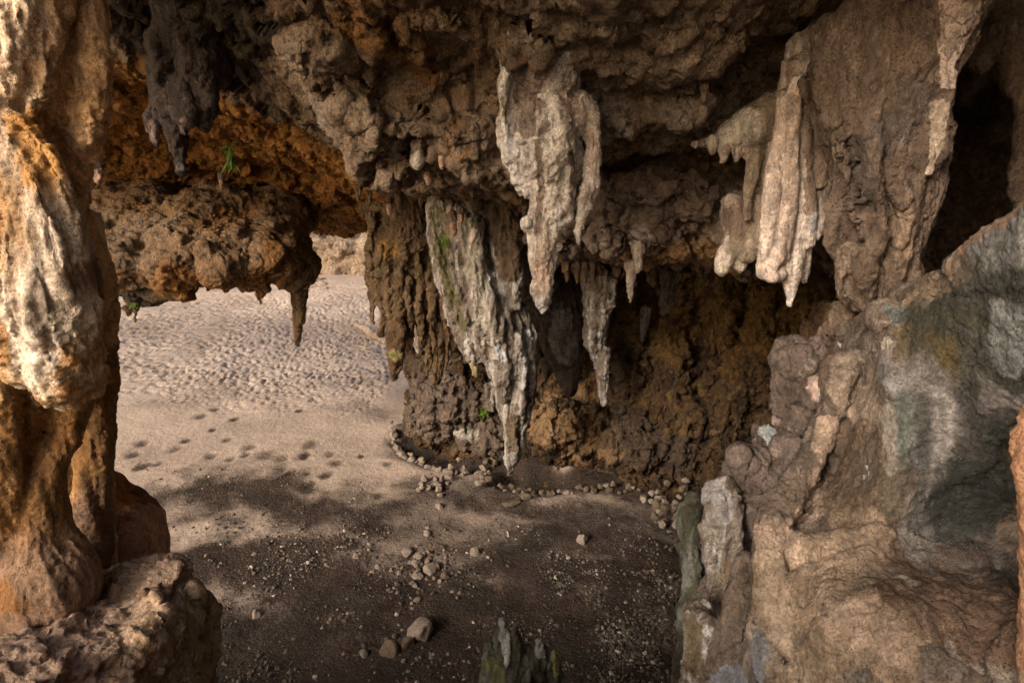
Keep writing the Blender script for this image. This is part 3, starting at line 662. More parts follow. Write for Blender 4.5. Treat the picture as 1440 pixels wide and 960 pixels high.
o = c.build('rock_band', 'curtain', .018*VS, 3, [('warp', .2, 1.4, 3), ('f', .10, 2), ('r', .10, (2, 2, 2.6), 4, .6), ('f', .04, 5), ('n', .10, 4, 4, .62), ('c', .06, 2), ('w', .05, 6), ('n', .02, 18, 3)],
    paints=[([(900, 325, 6.8, 16), (915, 300, 6.8, 12), (938, 320, 6.8, 8)], (.46, .40, .36), .6), ([(880, 225, 7.3, 40), (960, 225, 7.3, 40), (1030, 235, 7.1, 25)], (.13, .085, .055), .7), ([(840, 375, 8, 30), (950, 378, 8, 50), (1020, 375, 8, 30)], (.26, .15, .07), .7)])
put(o, 'bulging grey brown band of cave rock between the large pale stalactite and the drapery', 'rock')

# ---- the large pale stalactite
c = Rock(); _P, P = P, (lambda px, py, Y: _P(px, py, Y-.30))
c.tube((735, 30, 5.7, 30), (728, 95, 5.85, 22), (722, 130, 5.9, 22), (730, 180, 5.95, 28), (742, 230, 5.95, 26), (752, 270, 5.95, 20))
c.tube((717, 88, 5.75, 9), (709, 125, 5.75, 8), (711, 170, 5.8, 9), (720, 215, 5.85, 10), (736, 250, 5.9, 10), (748, 275, 5.9, 8))
c.ell(775, 165, 5.95, 40, 42, .32); c.ell(812, 160, 5.95, 28, 28, .24); c.ell(770, 215, 5.95, 44, 45, .3); c.ell(755, 120, 6.0, 30, 35, .3); c.tube((775, 60, 5.8, 45), (770, 140, 6.0, 40))
c.tube((775, 180, 5.9, 36), (778, 240, 5.9, 32), (770, 300, 5.9, 26), (765, 340, 5.9, 22), (764, 380, 5.9, 18), (763, 410, 5.9, 14), (761, 432, 5.9, 8), (760, 442, 5.9, 3))
c.tube((812, 145, 5.85, 20), (832, 175, 5.82, 13), (836, 215, 5.82, 11), (831, 255, 5.82, 11), (822, 300, 5.82, 9), (816, 330, 5.82, 6), (814, 343, 5.82, 2.5))
c.tube((790, 190, 5.75, 14), (800, 230, 5.75, 12), (795, 280, 5.8, 12), (785, 320, 5.85, 11)); c.tube((745, 145, 5.75, 10), (748, 190, 5.72, 10), (765, 215, 5.7, 12), (775, 255, 5.72, 12))
c.tube((780, 140, 5.68, 10), (792, 165, 5.66, 11), (788, 205, 5.66, 9), (778, 245, 5.7, 9)); c.ell(745, 315, 5.85, 8, 8, .08); c.ell(785, 345, 5.9, 7, 9, .08)
c.ell(742, 170, 5.95, 26, 50, .25); c.ell(800, 225, 6.0, 22, 30, .2); c.tube((725, 60, 5.9, 24), (735, 120, 5.95, 26), (745, 180, 5.95, 24))
P = _P
hero = c.build('stalactite', 'hero', .0125*VS, 2, [('n', .075, (3, 3, 1.8), 3), ('n', .05, (8, 8, 3), 3), ('b', .032, (12, 12, 8), 4, .6), ('w', .018, (16, 16, 13)), ('n', .010, 40, 3)],
    paints=[([(745, 110, 5.6, 20), (738, 180, 5.6, 16)], (.30, .24, .20), .8), ([(815, 140, 5.5, 10), (838, 185, 5.5, 8), (836, 250, 5.5, 7)], (.74, .66, .58), .7), ([(790, 180, 5.5, 6), (786, 240, 5.5, 6), (772, 300, 5.5, 6), (766, 360, 5.6, 6)], (.76, .68, .60), .8), ([(756, 200, 5.5, 6), (762, 260, 5.5, 6), (755, 330, 5.5, 5)], (.26, .20, .165), .7), ([(716, 90, 5.75, 8), (708, 125, 5.75, 7), (712, 180, 5.8, 7), (722, 220, 5.85, 7)], (.80, .77, .73), .95), ([(706, 140, 5.7, 5), (708, 160, 5.7, 5)], (.22, .18, .06), .9),  # white left edge paints side light, dark furrow paints recess shade
            ([(755, 80, 5.85, 25), (735, 130, 5.9, 15)], (.26, .20, .17), .8), ([(767, 175, 5.7, 7), (765, 185, 5.7, 6)], (.33, .27, .25), .7),  # small stroke paints shade into the eye hollow
            ([(800, 140, 5.8, 15), (836, 180, 5.8, 10), (835, 240, 5.8, 8)], (.66, .52, .44), .7), ([(764, 350, 5.9, 16), (762, 410, 5.9, 14)], (.50, .38, .31), .6), ([(760, 425, 5.9, 9), (760, 440, 5.9, 8)], (.70, .67, .64), .9), ([(815, 338, 5.8, 5)], (.70, .65, .6), .8),
            ([(803, 215, 5.85, 6), (808, 260, 5.85, 6)], (.20, .15, .12), .7)])  # groove beside the second prong darkened as painted shade
put(hero, 'largest pale stalactite, cream and pink with a second prong, under the roof', 'stalactite')

# ---- pale shoulder and drips, right of centre
c = Rock()
c.tube((1150, 130, 6.0, 30), (1105, 145, 6.05, 24), (1070, 160, 6.1, 22), (1040, 185, 6.2, 18), (1005, 198, 6.3, 11), (975, 203, 6.35, 6))
c.ell(1060, 180, 6.1, 32, 32, .25); c.ell(1030, 190, 6.15, 25, 22, .2)
for px, y0, y1, r in [(1018, 190, 232, 9), (1036, 195, 230, 9), (1002, 195, 218, 7), (978, 200, 214, 5), (1050, 190, 226, 9)]: c.tube((px, y0, 6.05, r), (px, (y0+y1)/2, 6.05, r*.85), (px-1, y1-3, 6.05, r*.5), seg=10)
c.tube((1075, 160, 6.05, 24), (1068, 210, 6.1, 18), (1062, 270, 6.15, 17), (1058, 330, 6.2, 15), (1050, 365, 6.2, 10))
c.tube((1092, 150, 6.0, 20), (1085, 220, 6.05, 16), (1078, 290, 6.1, 15), (1070, 350, 6.1, 14)); c.tube((1068, 195, 5.98, 9), (1056, 250, 6.0, 9), (1050, 310, 6.05, 7))
c.ell(1032, 300, 6.5, 18, 30, .2); c.tube((1030, 280, 6.4, 17), (1034, 320, 6.4, 14), (1020, 360, 6.35, 14), (1015, 382, 6.3, 9)); c.tube((1040, 340, 6.35, 18), (1040, 378, 6.35, 9))
o = c.build('flowstone_shoulder', 'drape', .013*VS, 2, [('n', .05, (3, 3, 1.5), 3), ('n', .035, (9, 9, 2.2), 3), ('b', .015, (14, 14, 9), 4, .6), ('n', .007, 40, 3)],
    paints=[([(1085, 150, 6, 30), (1070, 260, 6, 30), (1060, 350, 6, 25)], (.32, .26, .20), .8), ([(1040, 180, 6.1, 26), (990, 205, 6.2, 14)], (.56, .51, .45), .8), ([(1018, 375, 6.3, 10)], (.62, .56, .45), .8), ([(1035, 310, 6.4, 22)], (.28, .20, .16), .8)])
put(o, 'pale grey flowstone shoulder with short drips and a smooth brown column', 'flowstone')

# ---- pink drapery
c = Rock()
c.tube((1140, 60, 5.8, 36), (1132, 150, 5.72, 34), (1122, 250, 5.7, 34), (1112, 340, 5.68, 28), (1106, 370, 5.66, 18))
c.tube((1092, 200, 5.56, 12), (1095, 280, 5.54, 14), (1090, 350, 5.52, 14)); c.tube((1125, 200, 5.52, 12), (1120, 280, 5.52, 13), (1118, 350, 5.54, 12))
c.tube((1130, 90, 5.6, 30), (1120, 130, 5.6, 26), (1112, 200, 5.6, 22), (1108, 280, 5.6, 22), (1100, 340, 5.6, 20), (1092, 385, 5.55, 16))
c.tube((1105, 130, 5.5, 12), (1098, 190, 5.5, 11), (1086, 250, 5.45, 11), (1080, 310, 5.45, 11), (1076, 360, 5.45, 11), (1074, 388, 5.45, 9))
c.tube((1122, 110, 5.45, 11), (1116, 170, 5.42, 11), (1112, 240, 5.4, 10), (1108, 300, 5.42, 10), (1100, 350, 5.42, 11), (1082, 375, 5.42, 12))
c.tube((1140, 110, 5.5, 13), (1134, 180, 5.5, 13), (1132, 240, 5.5, 12), (1136, 300, 5.5, 12), (1134, 345, 5.5, 10)); c.tube((1155, 150, 5.5, 14), (1156, 220, 5.5, 13), (1154, 262, 5.5, 7))
c.tube((1152, 250, 5.6, 14), (1150, 300, 5.6, 14), (1142, 335, 5.55, 9)); c.tube((1110, 330, 5.55, 20), (1112, 380, 5.5, 14), (1112, 410, 5.5, 8), (1110, 430, 5.5, 3)); c.tube((1128, 340, 5.6, 14), (1130, 380, 5.6, 9), (1131, 398, 5.6, 4))
c.tube((1070, 380, 5.42, 8), (1085, 388, 5.4, 10), (1100, 385, 5.42, 9))
o = c.build('drapery', 'drape', .0115*VS, 2, [('n', .04, (3, 3, 1.2), 3), ('n', .028, (11, 11, 2), 3), ('b', .014, (16, 16, 8), 4, .6), ('n', .006, 45, 3)],
    paints=[([(1100, 150, 5.5, 14), (1085, 250, 5.4, 14), (1078, 350, 5.4, 16), (1085, 385, 5.4, 14)], (.66, .54, .47), .8), ([(1118, 130, 5.4, 10), (1110, 300, 5.4, 10)], (.60, .47, .40), .7), ([(1148, 180, 5.5, 18), (1145, 290, 5.5, 14)], (.27, .20, .165), .8),
            ([(1146, 305, 5.5, 7), (1144, 325, 5.5, 5)], (.52, .52, .55), .8), ([(1111, 418, 5.5, 7)], (.6, .58, .58), .8), ([(1105, 345, 5.5, 5), (1098, 372, 5.5, 4)], (.30, .22, .17), .6)])
put(o, 'pinkish white fluted drapery hanging against the left side of the big brown curtain', 'drapery')

# ---- big brown curtain
c = Rock()
c.loft([[(1150, 60, 5.0), (1200, 0, 4.9), (1260, -60, 4.8), (1320, -90, 4.7), (1380, -90, 4.65), (1430, -80, 4.7)],
        [(1118, 118, 5.2), (1165, 70, 4.9), (1235, 40, 4.7), (1310, 20, 4.6), (1360, 10, 4.55), (1392, 5, 4.6)],
        [(1128, 170, 5.25), (1170, 150, 4.85), (1235, 130, 4.65), (1295, 120, 4.6), (1330, 110, 4.55), (1352, 105, 4.62)],
        [(1160, 230, 5.15), (1185, 225, 4.85), (1230, 220, 4.65), (1275, 215, 4.62), (1310, 210, 4.6), (1332, 205, 4.7)],
        [(1166, 300, 5.1), (1190, 300, 4.85), (1230, 300, 4.7), (1265, 300, 4.65), (1300, 300, 4.62), (1320, 298, 4.75)],
        [(1168, 360, 5.1), (1190, 365, 4.85), (1225, 370, 4.72), (1262, 370, 4.66), (1292, 365, 4.66), (1312, 350, 4.8)],
        [(1178, 415, 5.1), (1195, 430, 4.9), (1220, 438, 4.8), (1250, 432, 4.72), (1280, 425, 4.7), (1300, 400, 4.85)]], .35, 90, 110, smooth=1)
for a in [[(1190, 190, 4.8, 12), (1200, 260, 4.72, 12), (1215, 330, 4.68, 11)], [(1240, 200, 4.6, 12), (1232, 270, 4.6, 13), (1240, 350, 4.62, 10)], [(1262, 240, 4.58, 12), (1280, 300, 4.58, 12), (1276, 360, 4.6, 13), (1262, 420, 4.66, 10)],
          [(1176, 250, 4.95, 11), (1180, 330, 4.92, 12), (1184, 395, 4.92, 9), (1192, 420, 4.9, 5)], [(1300, 220, 4.6, 10), (1298, 320, 4.62, 10), (1294, 400, 4.68, 10)], [(1345, 30, 4.55, 20), (1338, 90, 4.55, 13), (1328, 150, 4.6, 10), (1320, 220, 4.62, 9), (1312, 300, 4.66, 8)],
          [(1215, 350, 4.7, 14), (1222, 400, 4.72, 12), (1215, 440, 4.75, 7)], [(1375, 0, 4.5, 18), (1352, 60, 4.5, 10)]]: c.tube(*a)
o = c.build('curtain', 'curtain', .012*VS, 3, [('warp', .10, 1.6, 3), ('n', .13, (2.6, 2.6, .9), 3), ('n', .09, (5, 5, 1.6), 3), ('r', .025, (9, 9, 4), 4, .55), ('f', .02, (5, 5, 2.5)), ('n', .016, (22, 22, 16), 3), ('b', .008, 30, 3)],
    paints=[([(1370, -10, 4.5, 26), (1345, 60, 4.5, 20), (1336, 115, 4.5, 12)], (.62, .50, .44), .9), ([(1322, 150, 4.55, 10), (1318, 200, 4.6, 9), (1308, 240, 4.6, 6)], (.58, .47, .38), .85),
            ([(1205, 200, 4.7, 12), (1215, 290, 4.7, 14)], (.11, .085, .072), .7), ([(1290, 140, 4.6, 30), (1250, 200, 4.6, 30)], (.14, .112, .095), .55), ([(1270, 300, 4.6, 14), (1275, 390, 4.6, 14)], (.34, .25, .18), .5), ([(1200, 70, 4.8, 50)], (.27, .21, .17), .5), ([(1190, 350, 4.9, 12), (1185, 410, 4.9, 12)], (.30, .23, .18), .5)])
put(o, 'huge brown stone curtain with a white edged right rim above the boulder wall', 'stone curtain')

# ---- alcove edge at far right
c = Rock(); c.tube((1400, -40, 6.2, 30), (1425, 60, 6.2, 26), (1450, 140, 6.0, 24), (1436, 200, 5.9, 18), (1432, 260, 5.9, 14), (1445, 300, 5.9, 16)); c.tube((1470, 100, 6.3, 40), (1480, 300, 6.3, 45))
c.ell(1395, 60, 6.0, 20, 40, .3, 10); c.tube((1480, -100, 6.3, 60), (1480, 120, 6.3, 50))
o = c.build('rock_pillar', 'curtain', .02*VS, 3, [('n', .15, 1.8, 3), ('n', .07, (5, 5, 3), 4, .6), ('n', .02, 16, 3)]); put(o, 'brown rock pillar at the right edge beside the dark alcove', 'rock pillar')

# ---- boulder wall, right foreground
c = Rock()
c.loft([[(1188, 462, 5.0), (1238, 428, 4.5), (1298, 396, 4.0), (1350, 368, 3.5), (1440, 290, 3.0), (1650, 150, 2.6)],
        [(1172, 500, 4.8), (1228, 466, 4.2), (1290, 438, 3.72), (1352, 418, 3.4), (1440, 385, 2.98), (1650, 330, 2.5)],
        [(1140, 590, 4.7), (1190, 560, 4.3), (1262, 540, 3.6), (1345, 540, 3.38), (1440, 530, 3.0), (1650, 540, 2.4)],
        [(1112, 672, 4.5), (1165, 655, 4.2), (1258, 645, 3.52), (1335, 665, 3.44), (1430, 660, 3.2), (1650, 640, 2.4)],
        [(1052, 752, 4.2), (1110, 745, 3.9), (1235, 750, 3.4), (1320, 745, 3.48), (1420, 745, 3.3), (1650, 740, 2.5)],
        [(1050, 830, 3.9), (1090, 820, 3.5), (1170, 810, 3.2), (1250, 812, 3.15), (1370, 800, 3.2), (1650, 800, 2.5)],
        [(1040, 885, 3.75), (1085, 880, 3.35), (1160, 860, 3.05), (1250, 850, 2.8), (1370, 855, 2.78), (1650, 860, 2.1)],
        [(1010, 970, 3.6), (1075, 970, 3.2), (1150, 960, 2.85), (1260, 935, 2.6), (1390, 930, 2.5), (1650, 920, 2.0)],
        [(960, 1300, 3.2), (1040, 1300, 2.9), (1150, 1300, 2.6), (1260, 1300, 2.3), (1390, 1300, 2.1), (1650, 1300, 1.8)]], .7, 120, 120, smooth=1)
c.tube((1240, 440, 4.15, 22), (1262, 470, 3.9, 20), (1268, 520, 3.7, 18), (1262, 560, 3.65, 16)); c.ell(1190, 610, 4.25, 45, 60, .2)
c.tube((1200, 500, 4.3, 20), (1160, 600, 4.25, 16), (1130, 670, 4.15, 18), (1085, 735, 3.95, 24)); c.ell(1150, 790, 3.65, 60, 40, .2, 10); c.ell(1230, 890, 2.95, 75, 45, .15, -10)
c.tube((1090, 760, 3.8, 26), (1080, 840, 3.6, 24), (1085, 950, 3.3, 26)); c.tube((1045, 780, 4.0, 16), (1035, 860, 3.8, 20), (1020, 960, 3.6, 24)); 
c.tube((1188, 520, 4.2, 18), (1158, 600, 4.15, 18), (1122, 680, 4.0, 20), (1085, 740, 3.8, 26), (1085, 830, 3.5, 24), (1100, 940, 3.2, 26)); c.tube((1110, 765, 3.7, 20), (1180, 765, 3.5, 20), (1245, 748, 3.4, 14)); c.ell(1215, 890, 2.95, 70, 50, .15, -14)
c.tube((1185, 470, 5.05, 16), (1238, 440, 4.6, 16), (1298, 410, 4.1, 18), (1352, 384, 3.65, 20), (1440, 318, 3.15, 26), (1560, 230, 2.9, 34))
o = c.build('boulder', 'boulder', .0115*VS, 3, [('n', .07, (1.5, 1.5, .8), 3, .45), ('f', .045, (1.6, 1.6, .8)), ('n', .032, (4.5, 4.5, 1.2), 4, .5), ('f', .016, (6, 6, 4)), ('n', .020, 13, 4, .68), ('f', .008, 18), ('w', .010, 26), ('n', .006, 60, 2)],
    paints=[([(1330, 440, 3.4, 30), (1380, 420, 3.3, 40), (1440, 420, 3.1, 40)], (0.049, 0.049, 0.042), .85), ([(1235, 440, 4.2, 22), (1310, 405, 3.8, 16), (1360, 375, 3.5, 14)], (0.236, 0.180, 0.131), .8), ([(1262, 440, 3.9, 12), (1264, 500, 3.7, 14), (1262, 540, 3.6, 12)], (0.176, 0.195, 0.195), .9), ([(1262, 445, 3.8, 9)], (0.052, 0.064, 0.064), .7),  # dark face under the crest: stain plus painted overhang shade
            ([(1288, 470, 3.7, 14), (1285, 520, 3.65, 12)], (0.142, 0.107, 0.062), .85), ([(1330, 460, 3.4, 30), (1345, 520, 3.3, 30), (1400, 470, 3.1, 30)], (0.048, 0.047, 0.035), .9), ([(1320, 560, 3.5, 10), (1310, 640, 3.55, 12)], (0.085, 0.082, 0.079), .7), ([(1410, 580, 3.2, 14), (1400, 640, 3.4, 14)], (0.092, 0.079, 0.052), .7), ([(1225, 600, 3.9, 10), (1235, 700, 3.7, 12)], (0.119, 0.086, 0.060), .6), ([(1340, 490, 3.3, 16), (1350, 530, 3.3, 14)], (0.100, 0.077, 0.034), .8),
            ([(1420, 380, 3.0, 40), (1395, 400, 3.1, 20)], (0.035, 0.037, 0.033), .9), ([(1385, 345, 3.3, 30), (1440, 315, 3.1, 30)], (0.178, 0.183, 0.183), .85), ([(1350, 350, 3.5, 8), (1400, 315, 3.2, 8), (1450, 280, 3.1, 8)], (0.221, 0.137, 0.094), .8),
            ([(1300, 540, 3.5, 35), (1320, 640, 3.4, 40), (1290, 700, 3.4, 40), (1400, 560, 3.0, 30)], (0.177, 0.164, 0.164), .75), ([(1272, 560, 3.6, 11), (1272, 640, 3.6, 12), (1255, 720, 3.5, 14)], (0.102, 0.122, 0.114), .75),
            ([(1430, 440, 2.9, 14), (1425, 500, 2.95, 14)], (0.175, 0.189, 0.194), .7), ([(1425, 540, 2.95, 18)], (0.030, 0.034, 0.026), .8), ([(1335, 740, 3.3, 32), (1370, 700, 3.2, 40), (1400, 660, 3.1, 26)], (0.029, 0.033, 0.030), 1.0), ([(1385, 640, 3.1, 30)], (0.068, 0.059, 0.033), .7),  # near-black water stain also carries the painted shade of the hollow
            ([(1200, 570, 4.1, 25), (1180, 520, 4.3, 25)], (0.262, 0.210, 0.171), .6), ([(1210, 640, 4, 40), (1200, 710, 3.8, 45)], (0.098, 0.072, 0.052), .75), ([(1165, 600, 4.2, 16), (1125, 680, 4.1, 18), (1080, 740, 3.9, 26)], (0.262, 0.197, 0.161), .9),
            ([(1100, 770, 3.7, 30), (1180, 760, 3.5, 30), (1240, 745, 3.4, 20)], (0.236, 0.180, 0.134), .7), ([(1090, 830, 3.5, 30), (1100, 930, 3.3, 40), (1180, 860, 3.1, 30)], (0.197, 0.148, 0.105), .7), ([(1230, 900, 2.8, 50), (1270, 860, 2.9, 25)], (0.210, 0.154, 0.112), .6),
            ([(1300, 780, 3.2, 30), (1380, 770, 3.0, 30)], (0.131, 0.121, 0.118), .7), ([(1340, 840, 2.9, 40), (1420, 800, 2.8, 30)], (0.076, 0.048, 0.033), .8), ([(1400, 880, 2.5, 50), (1440, 900, 2.4, 40)], (0.118, 0.078, 0.057), .8), ([(1250, 820, 3.1, 12), (1245, 835, 3.1, 10)], (0.070, 0.041, 0.027), .9),
            ([(1040, 950, 3.5, 12), (1010, 960, 3.5, 10)], (0.170, 0.179, 0.208), .6), ([(1216, 655, 4, 2.2), (1219, 662, 4, 2.0), (1214, 668, 4, 2.2)], (.75, .75, .75), 1.0), ([(1345, 720, 3.6, 44), (1385, 660, 3.4, 34), (1400, 600, 3.3, 16)], (0.023, 0.027, 0.026), 1.0), ([(1440, 590, 3.2, 20)], (0.030, 0.030, 0.026), .8), ([(1300, 470, 3.6, 7), (1296, 560, 3.6, 8), (1300, 660, 3.6, 9), (1285, 740, 3.5, 8)], (0.075, 0.075, 0.071), .85), ([(1365, 470, 3.3, 8), (1360, 560, 3.3, 9), (1368, 640, 3.3, 10)], (0.059, 0.057, 0.052), .85), ([(1250, 480, 3.9, 6), (1245, 560, 3.8, 7), (1250, 660, 3.6, 7)], (0.300, 0.270, 0.245), .7), ([(1330, 560, 3.4, 9), (1326, 640, 3.4, 9)], (0.290, 0.275, 0.270), .75), ([(1410, 430, 3.0, 9), (1415, 520, 3.0, 10)], (0.195, 0.209, 0.216), .7), ([(1290, 850, 2.8, 30), (1340, 880, 2.7, 20)], (0.090, 0.061, 0.043), .7), ([(1180, 830, 3.1, 16), (1240, 800, 3.2, 10)], (0.129, 0.100, 0.075), .7), ([(1070, 900, 3.3, 10), (1060, 950, 3.3, 10)], (0.176, 0.183, 0.212), .7), ([(1165, 600, 4.2, 11), (1125, 680, 4.1, 13), (1080, 740, 3.9, 20), (1110, 765, 3.8, 20)], (0.370, 0.285, 0.225), .85), ([(1085, 780, 3.7, 16), (1090, 850, 3.5, 16), (1110, 920, 3.3, 22)], (0.300, 0.235, 0.180), .7), ([(1180, 880, 3.0, 22), (1260, 905, 2.7, 26)], (0.290, 0.220, 0.170), .6)], pk=1.0)
put(o, 'massive mottled boulder wall with beige ridges, dark moss and shade-painted hollows at right', 'boulder wall')
c = Rock(); c.tube((1760, 300, 2.6, 70), (1600, 430, 2.5, 52), (1500, 550, 2.4, 40), (1466, 640, 2.3, 33), (1466, 720, 2.25, 30), (1470, 840, 2.2, 34), (1480, 1000, 2.1, 40))
o = c.build('rock_rib', 'base', .01*VS, 3, [('n', .06, (3, 3, 2), 4), ('b', .02, (10, 10, 6), 4, .6), ('n', .008, 30, 3)], paints=[([(1440, 560, 2.3, 50), (1440, 900, 2.2, 60)], (.36, .20, .12), .8)]); put(o, 'narrow orange brown rock rib at the lower right edge', 'rock rib')

# ---- knobs and stubs left of the boulder wall
def knob(name, mat, lumps, tubes, label, cat, voxel=.016, paints=(), amp=1.0):
    c = Rock()
    for l in lumps: c.ell(*l)
    for tt in tubes: c.tube(*tt)
    o = c.build(name, mat, voxel*VS, 2, [('n', .11*amp, (2, 2, 1.5), 3), ('f', .06*amp, 2.5), ('f', .02*amp, 7), ('r', .05*amp, (4, 4, 2.5), 4, .55), ('n', .03*amp, (11, 11, 7), 4, .6), ('n', .01*amp, 34, 3)], paints=paints)
    return put(o, label, cat)
knob('rock', 'knob', [(1128, 540, 5.6, 36, 58, .35), (1118, 505, 5.6, 26, 32, .3), (1150, 500, 5.6, 18, 28, .3), (1115, 590, 5.6, 26, 40, .3)], [((1152, 480, 5.5, 9), (1155, 510, 5.5, 7))], 'tall rounded lilac brown rock knob standing left of the boulder wall', 'rock', paints=[([(1145, 535, 5.4, 12), (1150, 560, 5.4, 10)], (.42, .32, .29), .6)])
knob('rock', 'curtain', [(1198, 480, 5.4, 36, 40, .35), (1185, 530, 5.3, 30, 50, .3)], [((1190, 430, 5.3, 14), (1185, 470, 5.3, 20))], 'brown rock with a white lichen patch between the curtain and the boulder wall', 'rock', paints=[([(1200, 470, 5.2, 12), (1190, 485, 5.2, 8)], (.62, .54, .49), .8)])
knob('rock', 'wall', [(1163, 450, 6.2, 16, 22, .25), (1160, 470, 6.2, 20, 20, .25)], [], 'small dark brown rock peeping out behind the knob under the drapery', 'rock')
knob('rock', 'wall', [(1084, 590, 6.2, 14, 12, .18), (1078, 600, 6.2, 12, 10, .18)], [], 'small rounded brown rock resting on the bluish rock beside the knob', 'rock')
knob('rock', 'knob', [(1085, 617, 6.0, 20, 18, .25)], [], 'small pale bluish rock wedged between the knob and the cracked block', 'rock', paints=[([(1088, 615, 5.8, 14)], (.36, .40, .42), .8)])
knob('rock', 'knob', [(1060, 670, 5.4, 36, 44, .35), (1045, 645, 5.4, 20, 20, .25), (1080, 700, 5.3, 26, 50, .3), (1060, 720, 5.3, 30, 40, .3), (1110, 640, 5.3, 25, 35, .3)], [((1040, 640, 5.25, 9), (1050, 700, 5.2, 8), (1060, 740, 5.1, 8)), ((1030, 760, 5.4, 45), (1040, 900, 5.2, 55))], 'cracked grey brown block of rock below the pale bluish rock', 'rock', paints=[([(1045, 645, 5.2, 10)], (.48, .40, .36), .6)])
knob('stalagmite', 'cascade', [(1010, 700, 5.2, 22, 20, .2), (1025, 690, 5.2, 16, 14, .2)], [((1005, 700, 5.1, 16), (1015, 740, 5.05, 14), (1020, 800, 5.0, 10), (1022, 870, 4.9, 16)), ((1030, 700, 5.1, 14), (1036, 760, 5.0, 10), (1040, 830, 4.9, 14)), ((998, 740, 5.1, 14), (1003, 790, 5.05, 9), (1008, 860, 5.0, 14)), ((1005, 900, 4.9, 30), (1010, 1100, 4.7, 60))],
     'grey white ribbed stalagmite stub at the left foot of the boulder wall', 'stalagmite', .014, [([(990, 690, 5, 12), (1010, 690, 5, 14), (1020, 720, 5, 14)], (.44, .42, .42), .75), ([(996, 735, 5, 12)], (.40, .36, .32), .7), ([(1021, 790, 5, 7), (1023, 830, 5, 6)], (.30, .22, .15), .7)], .6)
knob('stalagmite', 'greenrock', [(975, 780, 5.9, 18, 60, .25), (965, 740, 5.9, 12, 30, .2)], [((978, 700, 5.8, 10), (972, 780, 5.7, 15), (975, 900, 5.5, 25), (990, 1200, 5.2, 60))], 'dark mossy stalagmite behind the grey ribbed stub', 'stalagmite', .016, (), .7)
knob('rock', 'cascade', [(985, 880, 4.5, 22, 35, .25), (1010, 930, 4.3, 26, 60, .25)], [((972, 860, 4.5, 9), (970, 930, 4.4, 12), (975, 1050, 4.3, 20)), ((990, 855, 4.5, 10), (995, 930, 4.4, 14), (1000, 1150, 4.2, 40))], 'low ribbed rock with ochre streaks at the bottom below the grey stub', 'rock', .013, [([(975, 880, 4.4, 12), (978, 940, 4.4, 12)], (.19, .145, .09), .6), ([(1010, 920, 4.2, 16)], (.24, .20, .19), .7)], .6)

# ---- mossy stalagmite, bottom centre
c = Rock()
for a in [[(708, 872, 5.0, 3), (710, 900, 5.0, 12), (712, 950, 4.95, 26), (715, 1050, 4.8, 50), (720, 1300, 4.5, 90)], [(688, 905, 5.0, 4), (690, 940, 4.95, 14), (690, 1000, 4.9, 26)], [(725, 882, 5.0, 4), (730, 920, 4.95, 13), (735, 1000, 4.9, 28)],
          [(758, 900, 4.95, 6), (760, 930, 4.95, 12), (760, 1000, 4.9, 22)], [(779, 915, 4.9, 5), (781, 945, 4.9, 10), (780, 1000, 4.8, 20), (770, 1200, 4.6, 60)], [(742, 905, 5.0, 6), (745, 950, 4.9, 16)]]: c.tube(*a)
o = c.build('stalagmite', 'greenrock', .012*VS, 2, [('n', .07, (3, 3, 1.6), 3), ('r', .04, (8, 8, 2.5), 4, .55), ('n', .02, (18, 18, 8), 3), ('n', .007, 50, 2)],
    paints=[([(708, 873, 5, 7), (709, 895, 4.95, 8), (713, 930, 4.85, 6)], (.40, .41, .39), .85), ([(759, 900, 4.9, 8), (759, 920, 4.9, 7)], (.42, .42, .41), .8), ([(781, 918, 4.85, 6), (782, 945, 4.85, 6)], (.24, .22, .10), .8), ([(690, 935, 4.9, 10), (705, 960, 4.85, 14)], (.13, .14, .06), .6)])
put(o, 'dark green stalagmite with pale tips rising at the bottom centre', 'stalagmite')

# ---- grey cascade stalactite in the middle
c = Rock(); Y = 10.4
c.tube((660, 250, Y+.3, 60), (665, 330, Y+.2, 50), (680, 400, Y+.1, 44), (695, 460, Y, 38), (710, 520, Y, 26), (720, 570, Y, 19), (724, 620, Y, 13), (719, 650, Y, 9), (717, 668, Y, 4))
for a in [[(612, 290, Y, 14), (618, 350, Y, 14), (635, 420, Y, 15), (655, 470, Y, 15), (667, 505, Y-.05, 11), (667, 528, Y-.05, 6)], [(645, 300, Y-.3, 16), (655, 370, Y-.35, 16), (675, 430, Y-.35, 15), (690, 480, Y-.3, 13)],
          [(668, 310, Y-.35, 15), (672, 380, Y-.42, 15), (690, 440, Y-.4, 14), (705, 500, Y-.3, 12), (712, 560, Y-.2, 10)], [(705, 260, Y-.1, 34), (712, 330, Y-.2, 28), (720, 390, Y-.25, 20), (722, 430, Y-.25, 10)], [(632, 300, Y-.2, 12), (640, 380, Y-.3, 10), (660, 450, Y-.3, 10)],
          [(735, 430, Y, 12), (742, 480, Y, 10), (740, 540, Y, 9), (736, 600, Y, 7)], [(700, 480, Y-.2, 12), (705, 530, Y-.2, 10), (712, 548, Y-.2, 6)], [(722, 470, Y-.25, 11), (730, 530, Y-.2, 11), (728, 590, Y-.1, 10)], [(664, 500, Y-.1, 11), (672, 510, Y-.1, 9)],
          [(690, 540, Y+.1, 9), (692, 575, Y+.1, 5)], [(735, 270, Y, 16), (738, 330, Y, 12), (735, 390, Y, 8)]]: c.tube(*a)
